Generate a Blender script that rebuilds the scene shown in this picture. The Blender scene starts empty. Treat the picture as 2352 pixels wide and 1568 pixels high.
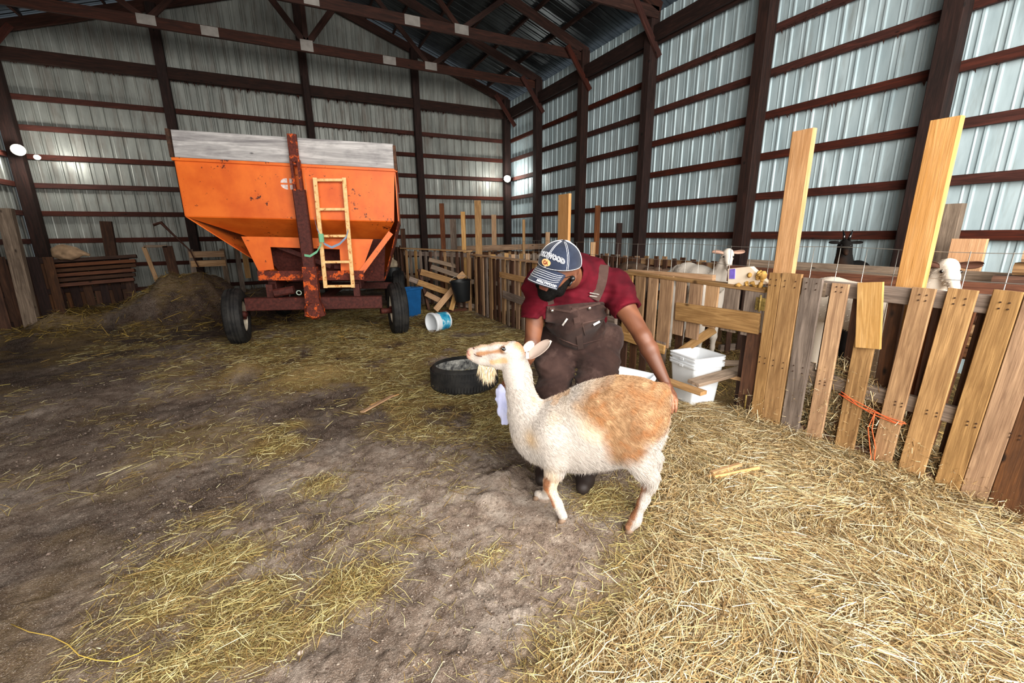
import bpy, bmesh, math, random
import numpy as np
from mathutils import Vector, Matrix, Quaternion
SC = bpy.context.scene
COL = SC.collection
random.seed(7)
RNG = np.random.default_rng(11)

# ------------------------------------------------------------------ camera
FPX, PIT, YAW, ROLL, EYE = 985.5, math.radians(14.19), math.radians(26.58), math.radians(-.58), 1.45
_f = Vector((math.sin(YAW)*math.cos(PIT), math.cos(YAW)*math.cos(PIT), -math.sin(PIT)))
_r = Vector((math.cos(YAW), -math.sin(YAW), 0))
_u = _r.cross(_f)
_r, _u = _r*math.cos(ROLL)+_u*math.sin(ROLL), -_r*math.sin(ROLL)+_u*math.cos(ROLL)
CAM0 = Vector((0, 0, EYE))
camd = bpy.data.cameras.new('camera'); cam = bpy.data.objects.new('camera', camd); COL.objects.link(cam)
M = Matrix((( _r.x, _u.x, -_f.x, 0), (_r.y, _u.y, -_f.y, 0), (_r.z, _u.z, -_f.z, EYE), (0, 0, 0, 1)))
cam.matrix_world = M
camd.sensor_width = 36; camd.lens = FPX/2352*36; camd.clip_start = .05; camd.clip_end = 200
SC.camera = cam

# ------------------------------------------------------------------ world, lights, exposure
w = bpy.data.worlds.new('world'); SC.world = w; w.use_nodes = True
bg = w.node_tree.nodes['Background']
bg.inputs[0].default_value = (.80, .90, 1.0, 1); bg.inputs[1].default_value = .4
SC.view_settings.view_transform = 'Standard'; SC.view_settings.look = 'None'
SC.view_settings.gamma = 1; SC.view_settings.use_curve_mapping = False
SC.view_settings.exposure = 0.38
SC.cycles.use_denoising = True
SC.cycles.max_bounces = 6; SC.cycles.diffuse_bounces = 3; SC.cycles.glossy_bounces = 3
SC.cycles.sample_clamp_indirect = 4

def light(name, kind, loc, energy, color, size=.1, size_y=None, target=None):
    d = bpy.data.lights.new(name, kind); d.energy = energy; d.color = color
    if kind == 'AREA':
        d.size = size
        if size_y: d.shape = 'RECTANGLE'; d.size_y = size_y
    elif kind == 'POINT': d.shadow_soft_size = size
    o = bpy.data.objects.new(name, d); COL.objects.link(o); o.location = loc
    if target is not None:
        o.rotation_euler = (Vector(target)-Vector(loc)).to_track_quat('-Z', 'Y').to_euler()
    return o
# daylight through the big open doorway behind the camera
light('doorway_daylight', 'AREA', (1.8, -2.2, 2.9), 560, (1, .96, .90), 4.6, 2.6, (2.4, 6.5, .4))
light('right_wall_fill', 'AREA', (-1.8, -2.2, 2.0), 190, (1, .95, .87), 2.6, 2.6, (6.0, 3.2, 1.9))  # second area light, added to brighten the right wall
# bare work lamps on the posts (bulbs built with the lamps below)
light('corner_bulb_light', 'POINT', (5.50, 11.30, 2.94), 20, (1, .97, .9), .07)
light('left_bulb_light', 'POINT', (-3.95, 11.2, 2.95), 24, (1, .96, .88), .07)

# ------------------------------------------------------------------ helpers
def V(*a): return Vector(a)
def ray(x, y): return _f + _r*((x-1176)/FPX) - _u*((y-784)/FPX)
def G(x, y, z=0.0):
    d = ray(x, y); return CAM0 + d*((z-EYE)/d.z)
def atX(x, y, X):
    d = ray(x, y); return CAM0 + d*(X/d.x)
def atY(x, y, Y):
    d = ray(x, y); return CAM0 + d*(Y/d.y)
def atD(x, y, dist): return CAM0 + ray(x, y)*dist
def atP(x, y, p, n):
    d = ray(x, y); return CAM0 + d*((p-CAM0).dot(n)/d.dot(n))

W4 = {}
def put(o, parent=None, M4=None):
    M4 = M4 or Matrix.Identity(4)
    COL.objects.link(o) if o.name not in COL.objects else None
    if parent is not None:
        o.parent = parent; o.matrix_basis = W4[parent.name].inverted() @ M4
    else: o.matrix_basis = M4
    W4[o.name] = M4
    return o
def tag(o, label=None, cat=None, group=None, kind=None):
    if label: o['label'] = label
    if cat: o['category'] = cat
    if group: o['group'] = group
    if kind: o['kind'] = kind
    return o
def empty(name, loc=(0, 0, 0), rz=0, label=None, cat=None, group=None, kind=None, M4=None):
    o = bpy.data.objects.new(name, None); o.empty_display_size = .1
    put(o, None, M4 or (Matrix.Translation(loc) @ Matrix.Rotation(rz, 4, 'Z')))
    return tag(o, label, cat, group, kind)
def mesh(name, vs, fs, mat, parent=None, M4=None, smooth=False, attr=None):
    me = bpy.data.meshes.new(name); me.from_pydata([tuple(v) for v in vs], [], [tuple(f) for f in fs])
    me.materials.append(mat)
    if smooth: me.polygons.foreach_set('use_smooth', [True]*len(me.polygons))
    if attr is not None:
        a = me.color_attributes.new('Col', 'FLOAT_COLOR', 'POINT')
        a.data.foreach_set('color', np.asarray(attr, dtype=np.float32).ravel())
    me.update()
    o = bpy.data.objects.new(name, me)
    return put(o, parent, M4)
def npmesh(name, vs, fs, mat, parent=None, M4=None, smooth=True, col=None, facecol=None):
    """vs (n,3) array, fs (m,3 or 4) int array"""
    vs = np.asarray(vs, np.float32); fs = np.asarray(fs, np.int32)
    me = bpy.data.meshes.new(name)
    me.vertices.add(len(vs)); me.vertices.foreach_set('co', vs.ravel())
    k = fs.shape[1]
    me.loops.add(fs.size); me.loops.foreach_set('vertex_index', fs.ravel())
    me.polygons.add(len(fs)); me.polygons.foreach_set('loop_start', np.arange(0, fs.size, k, dtype=np.int32))
    me.polygons.foreach_set('use_smooth', np.full(len(fs), smooth))
    me.materials.append(mat)
    me.update(calc_edges=True)
    if col is not None:
        a = me.color_attributes.new('Col', 'FLOAT_COLOR', 'POINT')
        c = np.ones((len(vs), 4), np.float32); c[:, :3] = col
        a.data.foreach_set('color', c.ravel())
    o = bpy.data.objects.new(name, me)
    return put(o, parent, M4)

class MB:
    """collects shapes, builds ONE mesh"""
    def __init__(s): s.v = []; s.f = []
    def add(s, vs, fs):
        n = len(s.v); s.v += [tuple(v) for v in vs]; s.f += [tuple(i+n for i in f) for f in fs]
    def box(s, lo, hi, M4=None):
        c = [V(x, y, z) for x in (lo[0], hi[0]) for y in (lo[1], hi[1]) for z in (lo[2], hi[2])]
        if M4: c = [M4 @ q for q in c]
        s.add(c, [(0,1,3,2),(4,6,7,5),(0,4,5,1),(2,3,7,6),(0,2,6,4),(1,5,7,3)])
        return s
    def bar(s, p0, p1, w, t, nrm=(0, 0, 1), ch=.0):
        p0, p1 = V(*p0), V(*p1); z = (p1-p0).normalized(); n = V(*nrm); n = (n - z*n.dot(z))
        if n.length < 1e-6: n = V(1, 0, 0) - z*z.x
        n.normalize(); x = n.cross(z)
        hw, ht = w/2, t/2
        if ch: sec = [(-hw+ch,-ht),(hw-ch,-ht),(hw,-ht+ch),(hw,ht-ch),(hw-ch,ht),(-hw+ch,ht),(-hw,ht-ch),(-hw,-ht+ch)]
        else: sec = [(-hw,-ht),(hw,-ht),(hw,ht),(-hw,ht)]
        k = len(sec)
        vs = [p + x*a + n*b for p in (p0, p1) for a, b in sec]
        s.add(vs, [tuple(range(k-1, -1, -1)), tuple(range(k, 2*k))] + [(i, (i+1) % k, k+(i+1) % k, k+i) for i in range(k)])
        return s
    def tube(s, pts, r, n=8, closed=False, cap=True):
        pts = [V(*p) for p in pts]; rr = r if isinstance(r, (list, tuple)) else [r]*len(pts)
        base = len(s.v); up = V(0, 0, 1); prev = None
        for i, p in enumerate(pts):
            a = pts[i-1] if (i > 0 or closed) else p; b = pts[(i+1) % len(pts)] if (i < len(pts)-1 or closed) else p
            t = (b-a).normalized()
            if prev is None: x = t.cross(up) if abs(t.z) < .95 else t.cross(V(1, 0, 0))
            else: x = prev - t*prev.dot(t)
            x.normalize(); prev = x; y = t.cross(x)
            for k in range(n):
                an = 2*math.pi*k/n; s.v.append(tuple(p + (x*math.cos(an)+y*math.sin(an))*rr[i]))
        m = len(pts)
        for i in range(m if closed else m-1):
            for k in range(n):
                a = base+i*n; b = base+((i+1) % m)*n
                s.f.append((a+k, a+(k+1) % n, b+(k+1) % n, b+k))
        if cap and not closed:
            s.f.append(tuple(base+k for k in range(n-1, -1, -1))); s.f.append(tuple(base+(m-1)*n+k for k in range(n)))
        return s
    def lathe(s, prof, n=32, M4=None, closed=False):
        """prof [(r,z)]"""
        base = len(s.v); M4 = M4 or Matrix.Identity(4)
        for r, z in prof:
            for k in range(n):
                an = 2*math.pi*k/n; s.v.append(tuple(M4 @ V(r*math.cos(an), r*math.sin(an), z)))
        m = len(prof)
        for i in range(m if closed else m-1):
            for k in range(n):
                a = base+i*n; b = base+((i+1) % m)*n
                s.f.append((a+k, a+(k+1) % n, b+(k+1) % n, b+k))
        return s
    def prism(s, poly, ext):
        """poly list of Vector, extruded by ext"""
        n = len(poly); ext = V(*ext)
        vs = [V(*p) for p in poly] + [V(*p)+ext for p in poly]
        s.add(vs, [tuple(range(n-1, -1, -1)), tuple(range(n, 2*n))] + [(i, (i+1) % n, n+(i+1) % n, n+i) for i in range(n)])
        return s
    def build(s, name, mat, parent=None, M4=None, smooth=False, auto=None, bevel=0):
        W = M4 or (W4[parent.name] if parent is not None else Matrix.Identity(4))
        if M4 is None and parent is not None:   # coordinates were given in world space
            inv = Matrix.Identity(4); W = inv
        me = bpy.data.meshes.new(name); me.from_pydata(s.v, [], s.f); me.materials.append(mat)
        bm = bmesh.new(); bm.from_mesh(me); bmesh.ops.recalc_face_normals(bm, faces=bm.faces)
        if bevel: bmesh.ops.bevel(bm, geom=bm.edges[:]+bm.verts[:], offset=bevel, segments=1, affect='EDGES', clamp_overlap=True)
        if smooth:
            for f in bm.faces: f.smooth = True
            if auto:
                for e in bm.edges:
                    if len(e.link_faces) == 2 and e.calc_face_angle(0) > auto: e.smooth = False
        bm.to_mesh(me); bm.free(); me.update()
        o = bpy.data.objects.new(name, me)
        return put(o, parent, W)

def board(name, p0, p1, w, t, nrm, mat, parent=None, ch=.003, **kw):
    """one plank: own object, length along its local Z so the grain follows it"""
    p0, p1 = V(*p0), V(*p1); z = (p1-p0); L = z.length; z.normalize()
    n = V(*nrm); n = n - z*n.dot(z); n.normalize(); x = n.cross(z); x.normalize()
    M4 = Matrix(((x.x, n.x, z.x, p0.x), (x.y, n.y, z.y, p0.y), (x.z, n.z, z.z, p0.z), (0, 0, 0, 1)))
    mb = MB(); mb.bar((0, 0, 0), (0, 0, L), w, t, (0, 1, 0), ch)
    jx = random.uniform(-.004, .004)
    me = bpy.data.meshes.new(name); me.from_pydata(mb.v, [], mb.f); me.materials.append(mat); me.update()
    o = bpy.data.objects.new(name, me); put(o, parent, M4)
    if kw: tag(o, **kw)
    return o

# ------------------------------------------------------------------ materials
def srgb(*c):
    if len(c) == 1: c = tuple(int(c[0][i:i+2], 16) for i in (0, 2, 4))
    r = [((v/255)/12.92 if v/255 <= .04045 else ((v/255+.055)/1.055)**2.4) for v in c]
    return (*r, 1)
class NT:
    def __init__(s, name):
        s.m = bpy.data.materials.new(name); s.m.use_nodes = True; s.t = s.m.node_tree; s.n = s.t.nodes
        s.b = s.n['Principled BSDF']; s.l = s.t.links
    def N(s, typ, **kw):
        n = s.n.new('ShaderNode'+typ)
        for k, v in kw.items():
            if k.startswith('i_'):
                k = k[2:]; k = int(k) if k.isdigit() else k.replace('_', ' ')
                if hasattr(v, 'links') or hasattr(v, 'is_output'): s.l.new(v, n.inputs[k])
                else: n.inputs[k].default_value = v
            else: setattr(n, k, v)
        return n
    def ramp(s, fac, stops, interp='LINEAR'):
        r = s.N('ValToRGB'); r.color_ramp.interpolation = interp
        e = r.color_ramp.elements
        while len(e) < len(stops): e.new(.5)
        for q, (p, c) in zip(e, stops): q.position = p; q.color = c
        s.l.new(fac, r.inputs[0]); return r.outputs[0]
    def mix(s, fac, a, b, mode='MIX'):
        m = s.N('MixRGB', blend_type=mode)
        for i, v in ((0, fac), (1, a), (2, b)):
            if hasattr(v, 'is_output'): s.l.new(v, m.inputs[i])
            else: m.inputs[i].default_value = v
        return m.outputs[0]
    def noise(s, vec=None, scale=5, detail=4, rough=.55, dist=0):
        n = s.N('TexNoise', i_Scale=scale, i_Detail=detail, i_Roughness=rough, i_Distortion=dist)
        if vec is not None: s.l.new(vec, n.inputs['Vector'])
        return n.outputs[0]
    def obj(s, scale=(1, 1, 1), rnd=0, which='Object'):
        tc = s.N('TexCoord'); mp = s.N('Mapping'); mp.inputs['Scale'].default_value = scale
        s.l.new(tc.outputs[which], mp.inputs['Vector'])
        if rnd:
            oi = s.N('ObjectInfo'); cb = s.N('CombineXYZ'); mu = s.N('Math', operation='MULTIPLY', i_0=oi.outputs['Random'], i_1=float(rnd))
            for i in range(3): s.l.new(mu.outputs[0], cb.inputs[i])
            s.l.new(cb.outputs[0], mp.inputs['Location'])
        return mp.outputs[0]
    def bump(s, h, strength=.3, dist=.01):
        b = s.N('Bump', i_Strength=strength, i_Distance=dist, i_Height=h)
        s.l.new(b.outputs[0], s.b.inputs['Normal']); return b
    def out(s, color=None, rough=.8, metal=0, spec=.3):
        for k, v in (('Base Color', color), ('Roughness', rough), ('Metallic', metal), ('Specular IOR Level', spec)):
            if v is None: continue
            if hasattr(v, 'is_output'): s.l.new(v, s.b.inputs[k])
            else: s.b.inputs[k].default_value = v
        return s.m
def plain(name, c, rough=.6, metal=0, spec=.3, var=.12, nscale=8, bump=0):
    t = NT(name); c = srgb(c) if isinstance(c, str) else c
    d = tuple(v*(1-var*2) for v in c[:3])+(1,); b = tuple(min(1, v*(1+var)) for v in c[:3])+(1,)
    n = t.noise(t.obj(rnd=20), nscale, 5)
    col = t.ramp(n, [(.3, d), (.7, b)])
    if bump: t.bump(n, bump, .01)
    return t.out(col, rough, metal, spec)
def wood(name, light, dark, grain=1.0, rough=.8, vary=.22, grey=0.0, nails=True, huev=.010):
    t = NT(name)
    v = t.obj((14, 14, 1.1), rnd=37)
    n1 = t.noise(v, 2.2*grain, 6, .6, 1.2)
    v2 = t.obj((60, 60, 1.6), rnd=53)
    n2 = t.noise(v2, 3, 3, .6)
    col = t.ramp(n1, [(.25, srgb(dark)), (.5, tuple((a+b)/2 for a, b in zip(srgb(dark), srgb(light)))), (.68, srgb(light))])
    col = t.mix(.40, col, t.ramp(n2, [(.3, (.35, .33, .31, 1)), (.62, (1, 1, 1, 1))]), 'MULTIPLY')
    # blotches of weathering
    n3 = t.noise(t.obj((5, 5, 2.2), rnd=71), 1.4, 4, .65)
    col = t.mix(t.ramp(n3, [(.50, (0, 0, 0, 1)), (.75, (.6, .6, .6, 1))]), col, srgb(dark))
    # knots
    vo = t.N('TexVoronoi', i_Scale=3.0, feature='F1'); t.l.new(t.obj((2.3, 1, 1), rnd=91), vo.inputs['Vector'])
    kn = t.ramp(vo.outputs['Distance'], [(.045, (1, 1, 1, 1)), (.10, (0, 0, 0, 1))])
    col = t.mix(kn, col, tuple(x*.45 for x in srgb(dark)[:3])+(1,))
    oi = t.N('ObjectInfo')
    hs = t.N('HueSaturation', i_Color=col)
    mr = t.N('MapRange', i_0=oi.outputs['Random'], i_3=1-vary, i_4=1+vary*.7); t.l.new(mr.outputs[0], hs.inputs['Value'])
    m2 = t.N('Math', operation='MULTIPLY', i_0=oi.outputs['Random'], i_1=7.31); fr = t.N('Math', operation='FRACT', i_0=m2.outputs[0])
    mr2 = t.N('MapRange', i_0=fr.outputs[0], i_3=.85-grey, i_4=1.12-grey); t.l.new(mr2.outputs[0], hs.inputs['Saturation'])
    mr3 = t.N('MapRange', i_0=fr.outputs[0], i_3=.5-huev*.5, i_4=.5+huev*.5); t.l.new(mr3.outputs[0], hs.inputs['Hue'])
    t.bump(n2, .35, .004)
    return t.out(hs.outputs[0], rough)
MW = dict(
    pallet=wood('pallet_wood', 'C49C70', '7E5C3E'),
    grey=wood('weathered_wood', 'A48C76', '5A483A', grey=.15),
    fresh=wood('fresh_timber', 'E2AC70', 'B8803F', vary=.08, grain=.7),
    pale=wood('pale_timber', 'DAB080', 'A87C4C', vary=.12),
    old=wood('old_dark_timber', '3C241D', '1A100D', vary=.15),
    girt=wood('girt_timber', '5A2A1E', '2E1610', vary=.12, huev=.0),
    truss=wood('truss_timber', '4A2A20', '22140F', vary=.15, huev=.0),
    brown=wood('brown_board', '86502E', '4E2A18', vary=.12),
    dark=wood('dark_pallet_wood', '6A4630', '33221A', vary=.3),
    side=wood('weathered_sideboard', 'E6DEDA', '6A6268', grey=.5, vary=.04, grain=.28),
)
# ------------------------------------------------------------------ barn shell
XL, XR, YB, YF = -4.5, 5.95, 12.0, -2.4
XC, ZE, SLOPE = (XL+XR)/2, 4.93, .337
def roofz(x): return ZE + .16 + (XR-XL)/2*SLOPE - abs(x-XC)*SLOPE
t = NT('ribbed_steel')
ob = t.obj((1, 1, 1), rnd=13)
n1 = t.noise(t.obj((6, 6, 1.2), rnd=9), 1.0, 5, .6); n2 = t.noise(t.obj((3, 3, .5), rnd=31), 2.0, 4, .7)
col = t.ramp(n1, [(.3, srgb('A8BCC2')), (.7, srgb('CBDDE2'))])
col = t.mix(t.ramp(n2, [(.52, (0, 0, 0, 1)), (.72, (.5, .5, .5, 1))]), col, srgb('77756C'))
STEEL = t.out(col, t.ramp(n2, [(.3, (.42,)*3+(1,)), (.7, (.6,)*3+(1,))]), .15, .5)
t = NT('dusty_dimmed_steel')  # dusty copy of the steel, shade of back and left walls in its colour
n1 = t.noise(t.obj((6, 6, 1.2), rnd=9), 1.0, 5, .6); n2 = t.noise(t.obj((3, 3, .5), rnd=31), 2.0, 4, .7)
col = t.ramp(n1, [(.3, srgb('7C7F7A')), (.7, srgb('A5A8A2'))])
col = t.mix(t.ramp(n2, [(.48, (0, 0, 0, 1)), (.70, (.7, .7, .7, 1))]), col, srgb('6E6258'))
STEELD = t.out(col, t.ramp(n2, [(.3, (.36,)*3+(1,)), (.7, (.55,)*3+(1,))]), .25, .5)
t = NT('roof_steel'); n1 = t.noise(t.obj((1, 1, 1), rnd=5), 3, 4)
ROOF = t.out(t.ramp(n1, [(.3, srgb('34393C')), (.7, srgb('4C5356'))]), .38, .7, .5)
PLATE = plain('galvanised_plate', '9A948E', .5, .4)
COBWEB = plain('dusty_cobweb', '3A2019', .95)

def sheet_section(w):
    """rib profile across one sheet: (offset, depth)"""
    pr = []
    nr = max(1, round(w/.205)); p = w/nr
    for i in range(nr):
        a = i*p
        pr += [(a, 0), (a+.010, .0), (a+.022, .016), (a+.040, .016), (a+.052, 0), (a+p*.5-.014, 0), (a+p*.5, .006), (a+p*.5+.014, 0)]
    pr.append((w, 0)); return pr
def sheet(name, parent, o, ax, w, zlo, zfun, nrm, mat):
    """ribbed sheet standing on o along unit ax, width w; top follows zfun(offset)"""
    vs, fs = [], []
    pr = sheet_section(w)
    for a, d in pr:
        p = o + ax*a - nrm*d*1.0 + nrm*.02
        q = p.copy(); q.z = zfun(a)
        p.z = zlo; vs += [p, q]
    for i in range(len(pr)-1): fs.append((2*i, 2*i+2, 2*i+3, 2*i+1))
    return mesh(name, vs, fs, mat, parent)
def empty_struct(name, label=None): return empty(name, kind='structure')
wb = empty_struct('wall_back'); wr = empty_struct('wall_right'); wl = empty_struct('wall_left'); ce = empty_struct('ceiling')
x = XL
while x < XR-.01:
    w_ = min(.82, XR-x)
    o0 = V(x, YB+.06, 0)
    # two pieces under the ridge so that the top edge follows the gable
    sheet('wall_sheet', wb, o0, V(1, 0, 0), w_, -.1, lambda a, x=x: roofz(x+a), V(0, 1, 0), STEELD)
    x += .82
y = YF
while y < YB-.01:
    w_ = min(.82, YB+.1-y)
    sheet('wall_sheet', wr, V(XR+.06, y, 0), V(0, 1, 0), w_, -.1, lambda a: ZE+.12, V(1, 0, 0), STEEL)
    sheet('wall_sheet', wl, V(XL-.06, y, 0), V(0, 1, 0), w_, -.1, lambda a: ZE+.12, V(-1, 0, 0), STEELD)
    y += .82
# girts
for z in (.35, .88, 1.385, 1.91, 2.43, 2.95, 3.465, 3.99, 4.50):
    if z < 4.2:
        for x0, x1 in ((XL, XC-.1), (XC-.1, XR)):
            board('girt', (x0, YB-.005, z), (x1, YB-.005, z), .095 if z > 1 else .08, .05, (0, 1, 0), MW['girt'], wb)
for z in (.35, .88, 1.385, 1.91, 2.43, 2.95, 3.465, 3.98):
    for y0 in (-2.3, 2.25, 6.28):
        y1 = {-2.3: 2.25, 2.25: 6.28, 6.28: 12}[y0]
        board('girt', (XR-.005, y0, z), (XR-.005, y1, z), .095, .05, (1, 0, 0), MW['girt'], wr)
        board('girt', (XL+.005, y0, z), (XL+.005, y1, z), .095, .05, (1, 0, 0), MW['girt'], wl)
# heavy gable chord on the end wall with cobwebs hanging from it
board('tie_beam', (XL, YB-.12, 4.66), (XR, YB-.12, 4.66), .22, .10, (0, 1, 0), MW['old'], wb)
def cobs(name, parent, p0, p1, n, drop, seed):
    rg = random.Random(seed); mb = MB(); p0, p1 = V(*p0), V(*p1)
    for i in range(n):
        t_ = rg.random(); p = p0.lerp(p1, t_); L = drop*rg.random()**2*(.4+.6*math.sin(t_*3.1)); q = p+V(rg.uniform(-.05, .05), 0, -L)
        h = rg.uniform(.004, .02); d = (p1-p0).normalized()*h
        mb.add([p-d, p+d, q], [(0, 1, 2)])
    o = mb.build(name, COBWEB, parent); o['kind'] = 'stuff'; return o
cobs('cobweb', wb, (XL+.3, YB-.10, 4.56), (XR-.3, YB-.10, 4.56), 500, .13, 1)
cobs('cobweb', wb, (-1.8, YB-.04, 3.95), (5.4, YB-.04, 3.95), 350, .09, 2)
for k, z in enumerate((2.9, 3.42, 3.94)): cobs('cobweb', wr, (XR-.05, .5, z), (XR-.05, 10, z), 260, .08, 5+k)
# posts
def post(parent, x, y, w, z1, lean=0):
    board('post', (x, y, -.1), (x+lean, y, z1), w, w*.92, (0, 1, 0), MW['old'], parent, ch=.008)
for x in (-1.9, .73, 3.28): post(wb, x, YB-.13, .17, roofz(x)-.1)
post(wb, .73, YB-.30, .13, 4.9)
for y in (11.85, 10.09, 8.2, 6.28, 4.2, 2.27, .3, -1.7):
    post(wr, XR-.13, y, .18, ZE+.1)
    post(wl, XL+.13, y, .20, ZE+.1)
# eave header beams and light strip above
for X, s, wd in ((XR, -1, wr), (XL, 1, wl)):
    for k, (dx, z) in enumerate(((.16, 4.62), (.05, 4.60))):
        board('header_beam', (X+s*dx, YF, z), (X+s*dx, YB, z), .24, .045, (1, 0, 0), MW['old'], wd)
    for y in (11.6, 10.09, 8.2, 6.28, 4.2, 2.27, .3):
        board('knee_brace', (X+s*.62, y-.11, 5.02), (X+s*.04, y-.11, 4.30), .10, .045, (0, 1, 0), MW['girt'], wd)
# roof sheets
y = YF
while y < YB+.1:
    w_ = .82
    for sgn in (-1, 1):
        vs, fs = [], []; pr = sheet_section(w_)
        xe = XR+.25 if sgn > 0 else XL-.25
        for a, d in pr:
            vs += [V(XC, y+a, roofz(XC)+.10+d), V(xe, y+a, roofz(xe)+.10+d)]
        for i in range(len(pr)-1): fs.append((2*i, 2*i+2, 2*i+3, 2*i+1))
        mesh('roof_sheet', vs, fs, ROOF, ce)
    y += w_
# purlins
for sgn in (-1, 1):
    k = 0
    while .25+k*.62 < 5.2:
        x = XC + sgn*(.25+k*.62)
        board('purlin', (x, YF, roofz(x)+.045), (x, YB, roofz(x)+.045), .04, .09, (sgn*SLOPE, 0, 1), MW['truss'], ce); k += 1
# trusses
for sgn in (-1, 1):
    xe = XR-.05 if sgn > 0 else XL+.05
    board('rafter', (XC, YB-.06, roofz(XC)-.09), (xe, YB-.06, roofz(xe)-.09), .19, .06, (0, 1, 0), MW['truss'], wb)
def truss(y, label):
    r = empty('roof_truss', (XC, y, 4.9), label=label, cat='roof truss', group='timber roof trusses')
    zc = 4.93
    board('bottom_chord', (XL+.1, y, zc), (XR-.1, y, zc), .17, .045, (0, 1, 0), MW['truss'], r)
    for sgn in (-1, 1):
        xe = XR-.05 if sgn > 0 else XL+.05
        board('rafter', (XC, y, roofz(XC)-.09), (xe, y, roofz(xe)-.09), .17, .045, (0, 1, 0), MW['truss'], r)
        xn = XC+sgn*2.43; xm = XC+sgn*1.05; xq = XC+sgn*3.3
        board('web', (XC, y+.03, zc+.05), (xm, y+.03, roofz(xm)-.16), .11, .04, (0, 1, 0), MW['truss'], r)
        board('web', (xn, y+.03, zc+.03), (xm, y+.03, roofz(xm)-.14), .09, .04, (0, 1, 0), MW['truss'], r)
        board('web', (xn, y+.03, zc+.03), (xq, y+.03, roofz(xq)-.14), .09, .04, (0, 1, 0), MW['truss'], r)
        for xp, zp in ((xn, zc+.02), (XC+sgn*1.55, zc)):
            MB().box((xp-.13, y-.032, zp-.075), (xp+.13, y-.024, zp+.075)).build('gusset_plate', PLATE, r)
    board('king_post', (XC, y+.03, zc), (XC, y+.03, roofz(XC)-.1), .09, .04, (0, 1, 0), MW['truss'], r)
    MB().box((XC-.11, y-.032, zc-.07), (XC+.11, y-.024, zc+.12)).build('gusset_plate', PLATE, r)
for y, lb in ((10.1, 'dark roof truss nearest the gable wall, whole bottom chord with pale plates in view'),
              (8.2, 'second roof truss from the gable wall, reddish chord with pale plates'),
              (6.2, 'third roof truss from the gable, cut by the top of the photo')):
    truss(y, lb)
# opening in front: gable closed above the doorway, jambs at both sides
wf = empty_struct('wall_front')
for x0, x1, z0 in ((XL, -2.6, -.1), (4.6, XR, -.1), (-2.6, 4.6, 4.3)):
    sheet('wall_sheet', wf, V(x0, YF-.03, 0), V(1, 0, 0), x1-x0, z0, lambda a, x0=x0: roofz(x0+a), V(0, -1, 0), STEEL)
# ------------------------------------------------------------------ numpy noise
def vnoise(x, y, seed=0):
    xi = np.floor(x).astype(np.int64); yi = np.floor(y).astype(np.int64); xf = x-xi; yf = y-yi
    def h(a, b):
        v = (a*374761393 + b*668265263 + seed*974711) & 0x7fffffff
        v = (v ^ (v >> 13))*1274126177 & 0x7fffffff
        return ((v ^ (v >> 16)) & 0xffff)/65535.
    u = xf*xf*(3-2*xf); v = yf*yf*(3-2*yf)
    return (h(xi, yi)*(1-u)+h(xi+1, yi)*u)*(1-v) + (h(xi, yi+1)*(1-u)+h(xi+1, yi+1)*u)*v
def fbm(x, y, sc, oct=4, seed=0, gain=.5):
    s = 0; a = 1; tot = 0
    for i in range(oct):
        s = s + a*vnoise(x*sc, y*sc, seed+i*17); tot += a; a *= gain; sc *= 2.03
    return s/tot
def poly_in(x, y, poly, soft):
    """soft inside-ness of a world polygon (1 inside)"""
    d = np.full(x.shape, 1e9); ins = np.zeros(x.shape, bool); n = len(poly)
    for i in range(n):
        ax, ay = poly[i][0], poly[i][1]; bx, by = poly[(i+1) % n][0], poly[(i+1) % n][1]
        dx, dy = bx-ax, by-ay; t_ = np.clip(((x-ax)*dx+(y-ay)*dy)/(dx*dx+dy*dy+1e-9), 0, 1)
        d = np.minimum(d, np.hypot(x-ax-t_*dx, y-ay-t_*dy))
        c = ((ay > y) != (by > y)) & (x < (bx-ax)*(y-ay)/(by-ay+1e-12)+ax); ins ^= c
    sd = np.where(ins, d, -d)
    return np.clip(sd/soft*.5+.5, 0, 1)
def W(pts): return [G(px, py) for px, py in pts]
# regions read off the photograph, kept as places on the ground
P_GOLD = W([(1545, 960), (1540, 1100), (1550, 1215), (1480, 1300), (1480, 1380), (1370, 1450), (1330, 1567)]) + [V(.62, -.2, 0), V(3.4, -.2, 0), V(3.3, 2.2, 0), V(3.0, 3.2, 0)]
P_MID = W([(640, 800), (760, 742), (1100, 742), (1190, 860), (1200, 1000), (1120, 1005), (1010, 1000), (900, 975), (800, 900), (560, 890)])
P_BACK = [V(-.9, 4.9, 0), V(1.2, 4.6, 0), V(2.9, 5.0, 0), V(2.9, 9.0, 0), V(.9, 9.0, 0), V(-1.1, 7.0, 0)]
P_SOIL = W([(1090, 1080), (1230, 1050), (1290, 1130), (1420, 1200), (1500, 1330), (1440, 1400), (1340, 1400), (1100, 1300), (960, 1240), (880, 1150), (980, 1060)])
P_BARE = W([(860, 1270), (1150, 1250), (1340, 1390), (1320, 1500), (1310, 1567), (760, 1567), (860, 1440)])
BLOBS = []
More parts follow.
